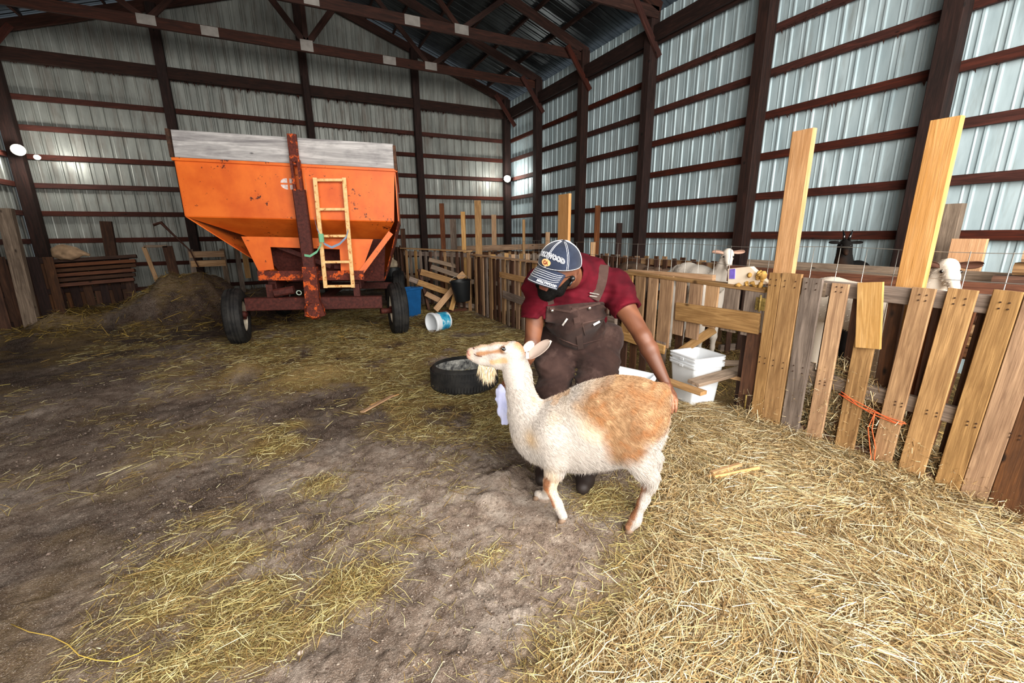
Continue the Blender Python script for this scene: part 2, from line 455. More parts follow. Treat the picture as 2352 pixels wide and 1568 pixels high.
for px, py, rx, ry, wt in ((640, 1020, .22, .22, 1.0), (660, 985, .16, .14, .9), (740, 1115, .16, .12, .6), (450, 1310, .24, .14, 1.0), (380, 1400, .15, .1, .7), (560, 1390, .18, .12, 1.0),
                           (620, 1470, .18, .11, 1.0), (500, 1500, .26, .11, 1.0), (390, 1540, .16, .05, 1.0), (820, 1350, .18, .13, 1.0), (740, 1430, .1, .07, .6), (1120, 1275, .12, .08, .8), (90, 1380, .1, .06, .3),
                           (1000, 960, .4, .2, .6), (880, 870, .5, .3, .5), (1030, 1060, .16, .1, .35), (880, 1250, .2, .08, .3), (60, 1100, .3, .2, .25), (480, 1200, .25, .15, .3),
                           (1380, 1150, .20, .16, .8), (1170, 960, .28, .24, .9), (1290, 1060, .18, .15, .45), (300, 800, .7, .2, .5), (150, 830, .6, .15, .4), (430, 860, .6, .15, .5), (1060, 1130, .1, .07, .5)):
    g = G(px, py); BLOBS.append((g.x, g.y, rx, ry, wt))
def straw_density(x, y):
    n = fbm(x, y, 3.0, 4, 3); n2 = fbm(x, y, 1.1, 3, 9)
    gold = poly_in(x + (n-.5)*.5, y + (n2-.5)*.5, P_GOLD, .30)
    mid = poly_in(x + (n-.5)*.6, y+(n2-.5)*.6, P_MID, .4)*np.clip((n-.22)*4, .15, 1)
    back = poly_in(x, y, P_BACK, .5)*np.clip((n-.2)*3, .2, 1)*.8
    bl = np.zeros_like(x)
    for bx, by, rx, ry, wt in BLOBS:
        bl = np.maximum(bl, wt*np.exp(-((x-bx)/rx)**2-((y-by)/ry)**2*1.0))
    bl = bl*np.clip((n-.20)*4.5, 0, 1)
    base = np.clip((n2*.5+n*.5-.47)*1.6, 0, .30) + .02
    so = np.maximum(poly_in(x+.12*(n-.5), y+.12*(n2-.5), P_SOIL, .18), poly_in(x+.12*(n-.5), y+.12*(n2-.5), P_BARE, .15))
    lf = np.clip((-x+.25)/.5, 0, 1)*np.clip((3.2-y)/1.0, 0, 1)*.35
    base = base*(1-.85*so)*(1-lf); bl = bl*(1-.55*so)
    pens = np.maximum((x > 3.05)*.5, np.clip((-x-.6)/2, 0, 1)*np.clip((y-6)/2.5, 0, 1)*.45*np.clip((n-.3)*4, 0, 1))
    s = np.maximum.reduce([gold*1.0, mid*.85, back, bl, base, pens])
    return s, gold
HILLS = [  # x, y, rx, ry, height : heaps of bedding, soil and dung
    (-1.45, 9.5, .75, .7, .62), (-1.9, 9.0, .6, .5, .30), (-3.4, 8.4, 1.0, .7, .16), (-2.9, 10.3, 1.3, .8, .16), (-2.0, 9.0, .9, .6, .15),
    (-3.6, 11.2, 1.0, .7, .25), (-.8, 11.2, 1.2, .6, .3),
    (G(250, 760).x, G(250, 760).y+.1, .75, .28, .16), (G(130, 770).x, G(130, 770).y, .4, .2, .13), (G(340, 745).x, G(340, 745).y, .5, .25, .14),
    (G(560, 860).x, G(560, 860).y, .24, .18, .14), (G(710, 870).x, G(710, 870).y, .38, .18, .13), (G(790, 860).x, G(790, 860).y, .25, .16, .06),
    (G(1150, 1105).x, G(1150, 1105).y, .11, .10, .055), (G(1190, 1085).x, G(1190, 1085).y, .09, .07, .04), (G(1120, 1150).x, G(1120, 1150).y, .10, .08, .03),
    (3.35, 1.3, .30, .8, .10), (3.0, .9, .35, .8, .045), (3.5, 4.0, .5, 1.6, .12), (2.2, .55, .5, .4, .03),
]
def ground_z(x, y):
    z = (fbm(x, y, .7, 3, 21)-.5)*.07 + (fbm(x, y, 3.5, 3, 5)-.5)*.035
    near = np.clip(1.5-np.hypot(x-1.2, y-1.5)/3, .0, 1)
    z = z*(1-.55*near)
    rough = np.clip(fbm(x, y, 9, 4, 31, .6)-.42, 0, 1)*.07
    z = z + rough*(.35+.65*np.clip(fbm(x, y, .9, 2, 77)*2-.5, 0, 1))
    for hx, hy, rx, ry, h in HILLS:
        e = np.exp(-(((x-hx)/rx)**2+((y-hy)/ry)**2)*1.3)
        z = z + h*e*(1+.5*(fbm(x, y, 4, 3, 41)-.5))
    s, g = straw_density(x, y)
    z = z + .018*g*fbm(x, y, 8, 3, 51)
    # settle level at the feet and wheels so that things stand on it
    for fx, fy, r in FLAT:
        k = np.clip(1-np.hypot(x-fx, y-fy)/r, 0, 1); k = k*k*(3-2*k); z = z*(1-k)
    return z
FLAT = [(G(*q).x, G(*q).y, .22) for q in ((1450, 1222), (1290, 1183), (1232, 1172), (1350, 1100), (1250, 1060))] + \
       [(-.82, 6.9, .5), (1.22, 6.45, .5), (1.4, 3.9, .6), (1.78, 6.3, .35), (2.95, 2.5, .35), (1.7, 7.6, .5)]
def gz(x, y): return float(ground_z(np.array([float(x)]), np.array([float(y)]))[0])

# ------------------------------------------------------------------ ground sheet (finer near the lens)
def axis(lo, hi, c, n, pw=2.2):
    t_ = np.linspace(0, 1, n); a = (c-lo)/(hi-lo)
    u = np.where(t_ < a, -((a-t_)/a)**pw*(c-lo), ((t_-a)/(1-a))**pw*(hi-c)); return c+u
gxs = axis(-4.7, 6.2, 1.0, 640, 1.6); gys = axis(-2.4, 12.2, .9, 540, 1.65)
GX, GY = np.meshgrid(gxs, gys)
X_, Y_ = GX.ravel(), GY.ravel()
Z_ = ground_z(X_, Y_)
# crumbs and clods in the bare soil
dn, gd = straw_density(X_, Y_)
cl = fbm(X_, Y_, 26, 3, 61, .6); cl2 = vnoise(X_*70, Y_*70, 99)
fade = np.clip(1.6-np.hypot(X_-.5, Y_-.5)/4, .15, 1)
for fx, fy, r in FLAT[:5]: fade = fade*np.clip(np.hypot(X_-fx, Y_-fy)/r, .25, 1)
Z_ = Z_ + fade*(np.clip(cl-.5, 0, 1)*.045 + np.clip(cl2-.6, 0, 1)*.010)*(1-.7*np.clip(dn, 0, 1))
ny, nx = GX.shape
idx = np.arange(nx*ny).reshape(ny, nx)
F_ = np.stack([idx[:-1, :-1], idx[:-1, 1:], idx[1:, 1:], idx[1:, :-1]], -1).reshape(-1, 4)
damp = np.clip(fbm(X_, Y_, .9, 4, 71)*2.4-.75, 0, 1)
soil = poly_in(X_+.15*(fbm(X_, Y_, 5, 2, 8)-.5), Y_+.15*(fbm(X_, Y_, 5, 2, 18)-.5), P_SOIL, .25)
far = np.clip((np.hypot(X_-.5, Y_)-5)/4, 0, 1)*(X_ < 1)
GC = np.stack([np.clip(dn, 0, 1), np.clip(damp*(1-soil)+.6*far, 0, 1), gd], -1)
t = NT('barn_dirt')
at = t.N('Attribute', attribute_name='Col'); sp = t.N('SeparateColor'); t.l.new(at.outputs['Color'], sp.inputs[0])
ob = t.obj(which='Object')
n1 = t.noise(ob, 9, 7, .65); n2 = t.noise(ob, 55, 5, .7); n3 = t.noise(ob, 180, 3, .7)
dry = t.ramp(n1, [(.28, srgb('6A574A')), (.5, srgb('9A8778')), (.72, srgb('C2B3A4'))])
n0 = t.noise(ob, 2.6, 5, .7); dry = t.mix(t.ramp(n0, [(.5, (0, 0, 0, 1)), (.66, (.75, .75, .75, 1))]), dry, srgb('CDBFB2'))
dmp = t.ramp(n1, [(.3, srgb('2A1E18')), (.7, srgb('5E4A3E'))])
col = t.mix(sp.outputs[1], dry, dmp)
col = t.mix(.7, col, t.ramp(n2, [(.30, (.30, .27, .25, 1)), (.56, (1, 1, 1, 1))]), 'MULTIPLY')
col = t.mix(t.ramp(n3, [(.56, (0, 0, 0, 1)), (.68, (.8, .8, .8, 1))]), col, srgb('D2C4B6'))
# trodden chaff under the straw
mp = t.obj((1, 3, 1), which='Object'); st = t.noise(mp, 90, 4, .8, 1.5)
chaff = t.ramp(st, [(.33, srgb('3E2C18')), (.5, srgb('8E7244')), (.64, srgb('CDB478'))])
mk = t.ramp(sp.outputs[0], [(.10, (0, 0, 0, 1)), (.6, (.9, .9, .9, 1))])
col = t.mix(mk, col, chaff)
hh = t.mix(.5, n2, n3); t.bump(hh, 1.0, .02)
DIRT = t.out(col, .95, 0, .15)
fl = npmesh('floor', np.stack([X_, Y_, Z_], -1), F_, DIRT, col=GC); fl['kind'] = 'structure'

# ------------------------------------------------------------------ straw
t = NT('straw'); at = t.N('Attribute', attribute_name='Col')
STRAW = t.out(at.outputs['Color'], .6, 0, .35)
t.b.inputs['Subsurface Weight'].default_value = 0
def strands(name, P, ang, L, wd, lift, bend, col, roll=None, parent=None, mat=None, kind='stuff'):
    """ribbon with a crease: each straw two bent quads"""
    n = len(P); ux, uy = np.cos(ang), np.sin(ang)
    d = np.stack([ux*np.cos(lift), uy*np.cos(lift), np.sin(lift)], -1)
    s = np.stack([-uy, ux, np.zeros(n)], -1)
    up = np.cross(d, s); ro = RNG.uniform(-.9, .9, n) if roll is None else roll
    sv = s*np.cos(ro)[:, None] + up*np.sin(ro)[:, None]
    side = s*bend[:, None]
    a = P - d*(L*.5)[:, None]; m = P + side*.5 + np.array([0, 0, 1])*(np.abs(bend)*.25)[:, None]; b = P + d*(L*.5)[:, None]
    hw = (sv*(wd*.5)[:, None])
    vs = np.stack([a-hw*.8, a+hw*.8, m-hw, m+hw, b-hw*.5, b+hw*.5], 1).reshape(-1, 3)
    i = np.arange(n)[:, None]*6
    fs = np.concatenate([i+np.array([0, 1, 3, 2]), i+np.array([2, 3, 5, 4])], 1).reshape(-1, 4)
    c = np.repeat(col, 6, 0)
    o = npmesh(name, vs, fs, mat or STRAW, parent, smooth=False, col=c)
    if kind: o['kind'] = kind
    return o
def lin(h): return np.array(srgb(h)[:3])
def pick_cols(n, pal, wts):
    k = RNG.choice(len(pal), n, p=np.array(wts)/sum(wts)); c = np.stack([lin(p) for p in pal])[k]
    return c*RNG.uniform(.75, 1.18, (n, 1))
def scatter(N, x0, x1, y0, y1, thresh=None, pw=1.0):
    x = RNG.uniform(x0, x1, N); y = RNG.uniform(y0, y1, N); d, g = straw_density(x, y)
    k = RNG.random(N) < d**pw; return x[k], y[k], d[k], g[k]
GREEN = (['B0A066', 'C6B880', '857546', 'DCD2A4', '8E7644', '6A5232', 'A88A54'], [2.6, 2.6, 2.2, 1.4, 2, 2.0, 2])
GOLD = (['C4AA7C', 'D6C59E', '9C7E50', 'B09464', 'E4DABC', '6E5232', 'A89C72'], [3, 3, 2.4, 3, 1.3, 2.2, 1.2])
def lay(name, N, box, Lr, wr, pw=1.0, lift=.16, zoff=(.0, .03), palette=None, only_gold=None, label=None, flow=0):
    x, y, d, g = scatter(N, *box, pw=pw)
    if only_gold is not None:
        k = (g > .5) if only_gold else (g <= .5); x, y, d, g = x[k], y[k], d[k], g[k]
    # keep clear of feet
    n = len(x)
    fa = (fbm(x, y, 1.7, 2, 5)*8 + flow)
    ang = np.where(RNG.random(n) < (.55 if only_gold else .35), fa+RNG.normal(0, .45, n), RNG.uniform(0, 6.28, n))
    L = RNG.uniform(Lr[0], Lr[1], n)*RNG.choice([1, 1, .5, .35], n); wd = RNG.uniform(*wr, n)
    z = ground_z(x, y) + zoff[0] + (zoff[1]-zoff[0])*RNG.random(n)*d
    lf = RNG.normal(0, lift, n); bend = RNG.normal(0, .12, n)*L
    pal = palette or GREEN
    c = pick_cols(n, *pal)
    o = strands(name, np.stack([x, y, z+.004], -1), ang, L, wd, lf, bend, c)
    if label: tag(o, label, 'straw')
    return o
lay('loose_straw', 170000, (.55, 3.02, .0, 3.1), (.05, .22), (.0014, .0036), 1.6, .11, (.0, .045), GOLD, True, 'thick bed of golden loose straw in front of the slatted pens', flow=2.2)
lay('loose_straw', 260000, (-.9, 2.9, .1, 3.0), (.025, .15), (.0010, .0032), 1.25, .12, (.0, .03), GREEN, False, 'thin scattered greenish hay on the bare dirt near the lens', flow=.4)
lay('loose_straw', 190000, (-2.6, 3.0, 3.0, 9.0), (.04, .18), (.0015, .0045), 1.4, .10, (.0, .03), GREEN, False, 'trodden greenish hay spread from the goat back to the wagon', flow=.8)
lay('loose_straw', 24000, (-4.2, 5.75, 6.0, 11.8), (.10, .28), (.005, .009), 1.0, .16, (.0, .04), (['7A6030', '5A4424', 'A88848', '9A8A4C'], [3, 3, 1.5, 1]), False, 'dark straw littered over the heaps at the back', flow=.5)
lay('loose_straw', 26000, (3.03, 5.7, .1, 6.0), (.06, .2), (.003, .005), .7, .35, (.0, .10), (['B89858', '7A5C34', 'D8BC7C', '8A8048'], [3, 2, 1.5, 1]), False, 'straw bedding inside the goat pen behind the slats', flow=.5)
# straw pushed up and poking out between the slats
n = 26000
x = 2.985 + RNG.random(n)**1.3*.42; y = RNG.uniform(.45, 2.0, n); h = RNG.random(n)**1.5*(.46*np.exp(-((y-1.35)/.36)**2)+.17)*(1-.5*np.clip((x-3.05)/.35, 0, 1))
x = np.where(h < .10, x-.10*RNG.random(n), x)
c = pick_cols(n, *GOLD)
strands('straw_drift', np.stack([x, y, .03+h], -1), RNG.uniform(0, 6.28, n), RNG.uniform(.05, .16, n), RNG.uniform(.002, .0042, n), RNG.normal(0, .6, n), RNG.normal(0, .015, n), c)
tag(bpy.context.scene.objects['straw_drift'], 'drift of straw heaped up behind the near slats', 'straw')
# ------------------------------------------------------------------ stones and crumbs
def pebbles(name, N, box, rmin, rmax, mat, label, pal):
    x = RNG.uniform(box[0], box[1], N); y = RNG.uniform(box[2], box[3], N); d, g = straw_density(x, y)
    k = (RNG.random(N) > d*1.5) & (fbm(x, y, 2.2, 3, 55) > .25+.35*RNG.random(N)); x, y = x[k], y[k]; n = len(x)
    r = rmin*(rmax/rmin)**(RNG.random(n)**2.6)
    z = ground_z(x, y)
    base = np.array([(1, 0, 0), (0, 1, 0), (-1, 0, 0), (0, -1, 0), (0, 0, .8), (0, 0, -.6)])
    rot = RNG.uniform(0, 6.28, n); j = RNG.uniform(.6, 1.25, (n, 6, 1))
    b = np.repeat(base[None], n, 0)*j; cx = b[..., 0]*np.cos(rot)[:, None]-b[..., 1]*np.sin(rot)[:, None]; cy = b[..., 0]*np.sin(rot)[:, None]+b[..., 1]*np.cos(rot)[:, None]
    vs = np.stack([cx*r[:, None]+x[:, None], cy*r[:, None]*.8+y[:, None], b[..., 2]*r[:, None]*.8+(z+r*.45+.004)[:, None]], -1).reshape(-1, 3)
    tr = np.array([(0, 1, 4), (1, 2, 4), (2, 3, 4), (3, 0, 4), (1, 0, 5), (2, 1, 5), (3, 2, 5), (0, 3, 5)])
    fs = (np.arange(n)[:, None, None]*6+tr[None]).reshape(-1, 3)
    c = np.repeat(pick_cols(n, pal, [1]*len(pal))*.75, 6, 0)
    o = npmesh(name, vs, fs, mat, smooth=False, col=c); tag(o, label, 'pebbles', kind='stuff')
t = NT('stone'); at = t.N('Attribute', attribute_name='Col'); STONE = t.out(at.outputs['Color'], .9, 0, .2)
pebbles('pebbles', 38000, (-.9, 1.6, .1, 2.6), .0014, .0075, STONE, 'small stones and soil crumbs on the near bare ground', ['7A695C', '8A796C', '66554A', '94857A', '5A4A40', 'A8998C'])
pebbles('pebbles', 13000, (-3.2, 1.4, 2.4, 6.0), .003, .013, STONE, 'clods and stones over the darker ground further left', ['75645A', '85746A', '54443A', '8E8074'])
# ------------------------------------------------------------------ pens: right-hand fence line on X = 3
NX = (-1, 0, 0)
NAIL = plain('rusty_nail', '3A2418', .8)
def nails(root, X, ys, zs):
    mb = MB()
    for y in ys:
        for z in zs:
            mb.lathe([(.0001, 0), (.004, 0), (.004, .004), (.0001, .004)], 6, Matrix.Translation((X, y, z)) @ Matrix.Rotation(math.pi/2, 4, 'Y') @ Matrix.Rotation(math.pi, 4, 'X'))
    o = mb.build('nail_heads', NAIL, root); o['kind'] = 'stuff'
# near pallet
r = empty('pallet_fence', (3.0, 1.0, 0), label='nearest slatted pallet fence panel, wide gaps, straw behind', cat='fence')
for yt, yb, wd, zt, zb, m in ((1.445, 1.445, .095, 1.13, .0, 'pallet'), (1.265, 1.265, .105, .9, -.0, 'pallet'), (1.05, 1.075, .10, 1.145, .0, 'pallet'),
                              (.90, .935, .112, 1.155, .0, 'pallet'), (.745, .78, .10, 1.165, -.02, 'pallet'), (.642, .678, .10, 1.16, -.02, 'pallet'), (.50, .53, .19, 1.16, -.03, 'dark'), (.35, .36, .10, 1.16, -.03, 'dark'), (.2, .20, .10, 1.16, -.03, 'pallet')):
    board('slat', (2.975, yb, zb), (2.975, yt, zt), wd, .018, NX, MW[m], r)
board('slat', (2.952, 1.235, .775), (2.952, 1.285, 1.155), .125, .018, NX, MW['pale'], r, label='short pale board nailed over the top')
for z0 in (1.09, .50): board('stringer', (3.012, .05, z0), (3.012, 1.56, z0-.0), .04, .09, (0, 0, 1), MW['grey'], r)
board('stringer', (3.012, .05, .10), (3.012, 1.56, .10), .04, .09, (0, 0, 1), MW['dark'], r)
for i, y in enumerate((1.50, 1.34, 1.16, .98, .83, .68, .50, .40, .2)):
    board('back_slat', (3.055, y, .02), (3.055, y+.03*math.sin(i), 1.12), .075, .018, NX, MW['dark'], r)
nails(r, 2.965, (1.43, 1.46, 1.06, 1.03, .92, .88, .76, .73, .61, .58), (1.11, 1.08, .50, .48))
# tall timbers and the brown wide board behind
for (yb, yt, zt, nm, lb, w_) in ((1.86, 1.86, 2.08, 'tall_plank', 'tall fresh timber upright, shorter and further left of the two big ones', .135), (1.16, 1.155, 2.00, 'tall_plank', 'tall fresh timber upright, widest and closest to the lens', .125)):
    board(nm, (3.075 if yb > 1.5 else 3.10, yb, .0), (3.075 if yb > 1.5 else 3.10, yt, zt), w_, .045, NX, MW['fresh'], None, ch=.004, label=lb, cat='upright board')
board('tall_plank', (3.05, 4.62, .0), (3.05, 4.62, 1.90), .23, .04, NX, MW['fresh'], None, label='fresh timber upright rising behind the cap of the man', cat='upright board')
board('brown_board', (3.14, 1.02, .12), (3.14, .98, 1.08), .20, .03, NX, MW['brown'], None, label='wide red-brown board standing behind the near slats', cat='board')
# hinge panel
r = empty('pallet_fence', (3.0, 1.75, 0), label='narrow panel of three close boards between gate and near pallet', cat='fence')
for yc, wd, m, zt in ((1.845, .085, 'pallet', 1.165), (1.735, .13, 'pallet', 1.17), (1.60, .12, 'grey', 1.15)):
    board('slat', (2.965, yc+.0, .0), (2.965, yc, zt), wd, .02, NX, MW[m], r)
for z0 in (1.08, .55, .10): board('stringer', (3.0, 1.53, z0), (3.0, 1.89, z0), .04, .09, (0, 0, 1), MW['grey'], r)
nails(r, 2.953, (1.87, 1.83, 1.77, 1.70, 1.63, 1.57), (1.12, 1.08, .56, .52, .12))
BRASS = plain('rusty_brass', '86703C', .6, .3, nscale=60, var=.3)
h = empty('hinge', (2.95, 1.92, .95), label='brassy butt hinge on the top of the gate', cat='hinge')
mb = MB(); mb.box((2.946, 1.885, .895), (2.952, 1.915, .985)); mb.box((2.946, 1.925, .895), (2.952, 1.955, .985)); mb.build('hinge_leaf', BRASS, h)
MB().tube([(2.944, 1.92, .885), (2.944, 1.92, 1.005)], .007, 8).build('hinge_pin', BRASS, h, smooth=True)
h = empty('hinge', (2.95, 1.93, .2), label='rusty hinge low down on the gate', cat='hinge')
mb = MB(); mb.box((2.944, 1.895, .14), (2.952, 1.955, .24)); mb.build('hinge_leaf', NAIL, h)
MB().tube([(2.944, 1.93, .135), (2.944, 1.93, .245)], .007, 8).build('hinge_pin', BRASS, h, smooth=True)
h = empty('hinge', (2.96, .42, .12), label='brassy hinge at the bottom right edge of the photo', cat='hinge')
mb = MB(); mb.box((2.955, .37, .10), (2.963, .43, .17)); mb.box((2.955, .44, .10), (2.963, .47, .17)); mb.build('hinge_leaf', BRASS, h)
# gate
r = empty('pallet_gate', (3.02, 2.7, 0), label='low pallet gate with wide cross board and feed opening', cat='gate')
for i, (yc, wd) in enumerate(((3.36, .13), (3.19, .13), (3.02, .12), (2.855, .15))):
    board('slat', (3.005, yc, .40), (3.005, yc, 1.06), wd, .018, NX, MW['pallet'], r)
for i, (yc, wd) in enumerate(((2.69, .11), (2.53, .13), (2.37, .12), (2.19, .13), (2.01, .14))):
    board('slat', (3.005, yc, .55 if i < 2 else .68), (3.005, yc, 1.04-.004*i), wd, .018, NX, MW[('pallet', 'pallet', 'pale', 'grey', 'grey')[i]], r)
board('cross_board', (2.982, 1.93, .79), (2.982, 2.70, .765), .155, .024, NX, MW['pallet'], r)
board('cross_board', (2.982, 2.80, .385), (2.982, 3.46, .40), .085, .024, NX, MW['pale'], r)
board('top_rail', (3.04, 1.93, 1.03), (3.04, 3.46, 1.05), .10, .03, (0, 0, 1), MW['pallet'], r)
board('stile', (3.0, 1.975, .0), (3.0, 1.965, .72), .11, .022, NX, MW['dark'], r)
board('stile', (3.0, 2.86, .0), (3.0, 2.86, .45), .12, .022, NX, MW['grey'], r)
board('diagonal_brace', atX(1556, 812, 3.05), atX(1640, 756, 3.05), .07, .022, NX, MW['pale'], r)
for yc in (3.38, 3.24, 3.10): board('slat', (3.012, yc, .0), (3.012, yc, .38), .09, .018, NX, MW['dark'], r)
for i, yc in enumerate((2.74, 2.08)): board('back_slat', (3.09, yc, .0), (3.09, yc, .98), .08, .018, NX, MW['dark'], r)
# holder shelf for the bucket
r = empty('bucket_shelf', (2.85, 2.4, .25), label='rough plank shelf holding the square white buckets', cat='shelf')
A = G(1526, 872, .30); B = G(1616, 903, .30)
board('plank', A, B, .075, .03, (0, 0, 1), MW['pallet'], r)
A = G(1592, 880, .335); B = G(1718, 845, .335)
board('plank', A, B, .10, .028, (.05, -.15, 1), MW['grey'], r)
A = G(1650, 858, .305); B = G(1716, 872, .30); board('plank', A, B, .05, .03, (0, 0, 1), MW['pale'], r)
A = G(1540, 838, .36); B = G(1700, 838, .36); board('plank', A+V(.12, .03, 0), B+V(.05, .03, 0), .05, .02, (0, 1, 0), MW['grey'], r)

def pallet(label, p0, p1, h, n, mats=('pallet', 'grey'), z0=0, slatw=.09, name='pallet_fence', rails=(.94, .5, .08), nrm=None, back=True, jit=.02, group=None, tilt=0, drop=()):
    p0, p1 = V(*p0), V(*p1); d = p1-p0; L = d.length; d.normalize(); nn = nrm or V(-d.y, d.x, 0)
    r = empty(name, p0, label=label, cat='fence' if name == 'pallet_fence' else 'pallet', group=group)
    for i in range(n):
        if i in drop: continue
        p = p0 + d*(L*(i+.5)/n + random.uniform(-jit, jit)*.5)
        z1 = z0+h*(1+random.uniform(-.015, .015)); ln = d*random.uniform(-jit, jit)
        board('slat', p+V(0, 0, z0), p+ln+V(0, 0, z1)+nn*tilt, slatw*random.uniform(.85, 1.1), .018, nn, MW[random.choice(mats)], r)
    for k in rails:
        board('stringer', p0+nn*(-.032+tilt*k)+V(0, 0, z0+h*k), p1+nn*(-.032+tilt*k)+V(0, 0, z0+h*k), .04, .085, (0, 0, 1), MW[mats[-1]], r)
    if back:
        for i in range(n-1):
            p = p0 + d*(L*(i+1)/n) - nn*.065
            board('back_slat', p+V(0, 0, z0), p+V(0, 0, z0+h*.98)+nn*tilt, slatw*.8, .018, nn, MW['dark'], r)
    return r
# behind the man and on to the back: two more panels on X = 3
pallet('slatted pallet fence panel directly behind the back of the man', (3.02, 4.62, 0), (3.02, 3.50, 0), 1.05, 8, ('pallet', 'grey'))
r = empty('pallet_fence', (3.0, 5.6, 0), label='upright narrow-slatted fence between the man and black bucket', cat='fence')
for i, y in enumerate(np.linspace(4.75, 7.45, 17)):
    lo = y > 6.5
    board('slat', (2.99, y, 0), (2.99, y+random.uniform(-.02, .02), 1.04), .085 if i % 3 else .11, .02, NX, MW[('pallet', 'grey', 'pale', 'dark')[i % 4] if lo else ('pallet', 'dark', 'grey')[i % 3]], r)
board('top_rail', (2.99, 4.70, 1.06), (2.99, 7.55, 1.07), .10, .022, (0, 0, 1), MW['pale'], r)
board('cross_board', (2.97, 4.75, .78), (2.97, 6.35, .80), .09, .02, NX, MW['pale'], r)
board('cross_board', (2.95, 4.72, .44), (2.95, 6.20, .50), .12, .02, NX, MW['grey'], r)
board('stringer', (3.03, 4.75, .1), (3.03, 7.5, .1), .04, .09, (0, 0, 1), MW['dark'], r)
# return fence towards the wagon
C1, C2 = V(2.98, 7.62, 0), V(2.12, 9.35, 0)
pallet('far slatted fence turning back towards the wagon', C1, C2, 1.12, 13, ('pallet', 'dark', 'grey'), nrm=V(-.9, -.44, 0), slatw=.07)
board('top_board', C1+V(-.02, 0, 1.13), C2+V(-.02, 0, 1.16), .13, .022, (0, 0, 1), MW['pale'], None, label='yellowish capping board along the far return fence', cat='board')
pallet('short fence panel next to the orange wagon wheel', C2+V(-.02, .05, 0), C2+V(-.25, 1.2, 0), 1.2, 8, ('pallet', 'dark'), nrm=V(-.98, -.2, 0), slatw=.07)
# uprights above the far pens (thing each)
def upright(px, pyt, pyb, X, w_, m, lb, t_=.04, nm='upright_board', axis='X', nrm=NX):
    a = atX(px, pyt, X) if axis == 'X' else atY(px, pyt, X)
    b = atX(px, pyb, X) if axis == 'X' else atY(px, pyb, X)
    board(nm, (a.x, a.y, 0), (a.x, a.y, a.z), w_, t_, nrm, MW[m], None, label=lb, cat='upright board')
def upy(px, pyt, Y, w_, m, lb, z0=0):
    a = atY(px, pyt, Y); board('upright_board', (a.x, a.y, z0), (a.x, a.y, a.z), w_, .04, (-.4, -.9, 0), MW[m], None, label=lb, cat='upright board')
upy(1014, 467, 9.3, .10, 'brown', 'reddish upright board over the far pen, leftmost of the tall ones')
upy(1063, 486, 8.2, .085, 'pale', 'yellow upright board with a knot near its top')
upy(1097, 460, 7.75, .125, 'pallet', 'tallest tan upright board at the fence corner')
upy(1040, 503, 8.9, .13, 'grey', 'rough weathered plank with a broken slanting top')
upy(1134, 493, 9.2, .11, 'pale', 'short pale board nailed high near the corner post', .95)
upy(1203, 504, 8.6, .06, 'pale', 'thin leaning pale stake over the middle pen')
upy(1258, 533, 7.9, .09, 'pale', 'stubby pale board top just left of the cap')
upy(925, 525, 10.3, .10, 'dark', 'dark short post beside the wagon hopper')
upy(1373, 472, 6.0, .09, 'brown', 'red-brown upright post right of the cap')
upy(1423, 512, 6.2, .10, 'old', 'dark short post between the two right wall posts')
upy(1362, 556, 5.2, .07, 'pale', 'thin yellow stake close behind the shirt collar')
a = atX(2190, 468, 4.9); board('upright_board', (4.9, a.y, 0), (4.9, a.y, a.z), .14, .09, NX, MW['grey'], None, label='thick grey post behind the rightmost goat', cat='upright board')
a = atX(2228, 548, 4.6); board('upright_board', (4.6, a.y, .9), (4.6, a.y, a.z), .20, .03, NX, MW['fresh'], None, label='short fresh board right of the thick grey post', cat='upright board')
# rails inside the pens
def rail(p, q, w_, t_, m, lb, nm='pen_rail', cat='rail'): board(nm, p, q, w_, t_, (0, 0, 1) if t_ > w_ else NX, MW[m], None, label=lb, cat=cat)
rail((3.95, 2.95, 1.03), (3.95, .3, 1.03), .16, .03, 'brown', 'reddish brown wide rail behind the tall fresh timbers')
rail((4.45, 3.1, 1.10), (4.45, .2, 1.10), .09, .03, 'grey', 'grey rail in front of the black goat')
rail(atX(1445, 626, 3.10), atX(1640, 641, 3.09), .07, .04, 'pale', 'yellow rail lying behind the gate top')
rail((3.2, 9.2, 1.12), (5.6, 8.3, 1.16), .12, .04, 'pallet', 'brown horizontal beam across the middle pens')
# pens against the right wall
pallet('pallet pen front against the right wall, left half', (4.6, 6.2, 0), (4.6, 4.9, 0), 1.1, 9, ('pallet', 'grey', 'dark'))
pallet('pallet pen front against the right wall, right half', (4.6, 4.85, 0), (4.6, 3.4, 0), 1.1, 9, ('pallet', 'dark', 'pallet'))
pallet('cross fence in the middle pen behind the cap', (3.2, 7.3, 0), (4.5, 7.0, 0), 1.08, 10, ('pallet', 'pale', 'grey'), nrm=V(-.2, -1, 0))
pallet('cross fence further back by the corner post', (3.0, 9.2, 0), (5.5, 9.0, 0), 1.05, 16, ('pallet', 'dark'), nrm=V(0, -1, 0), slatw=.07)
pallet('cross fence between goats by the white goat', (4.45, 3.3, 0), (5.8, 3.1, 0), 1.0, 8, ('dark', 'grey'), nrm=V(0, -1, 0))
# wire mesh above the fence
WIRE = plain('fence_wire', 'B8B4AC', .4, .8)
r = empty('wire_mesh_fence', (3.13, 2.5, 1.1), label='square wire mesh strung above the slatted pen fence', cat='wire fence')
k = 0
y = .35
while y < 6.2:
    MB().tube([(3.13, y, .80), (3.13+random.uniform(-.006, .006), y+random.uniform(-.01, .01), 1.335)], .0021, 5).build('upright_wire', WIRE, r, smooth=True); y += .152
for z, wv in ((1.335, .008), (1.19, .006), (1.04, .004)):
    MB().tube([(3.13, yy, z+wv*math.sin(yy*5)) for yy in np.linspace(.3, 6.2, 40)], .0019, 5).build('line_wire', WIRE, r, smooth=True)
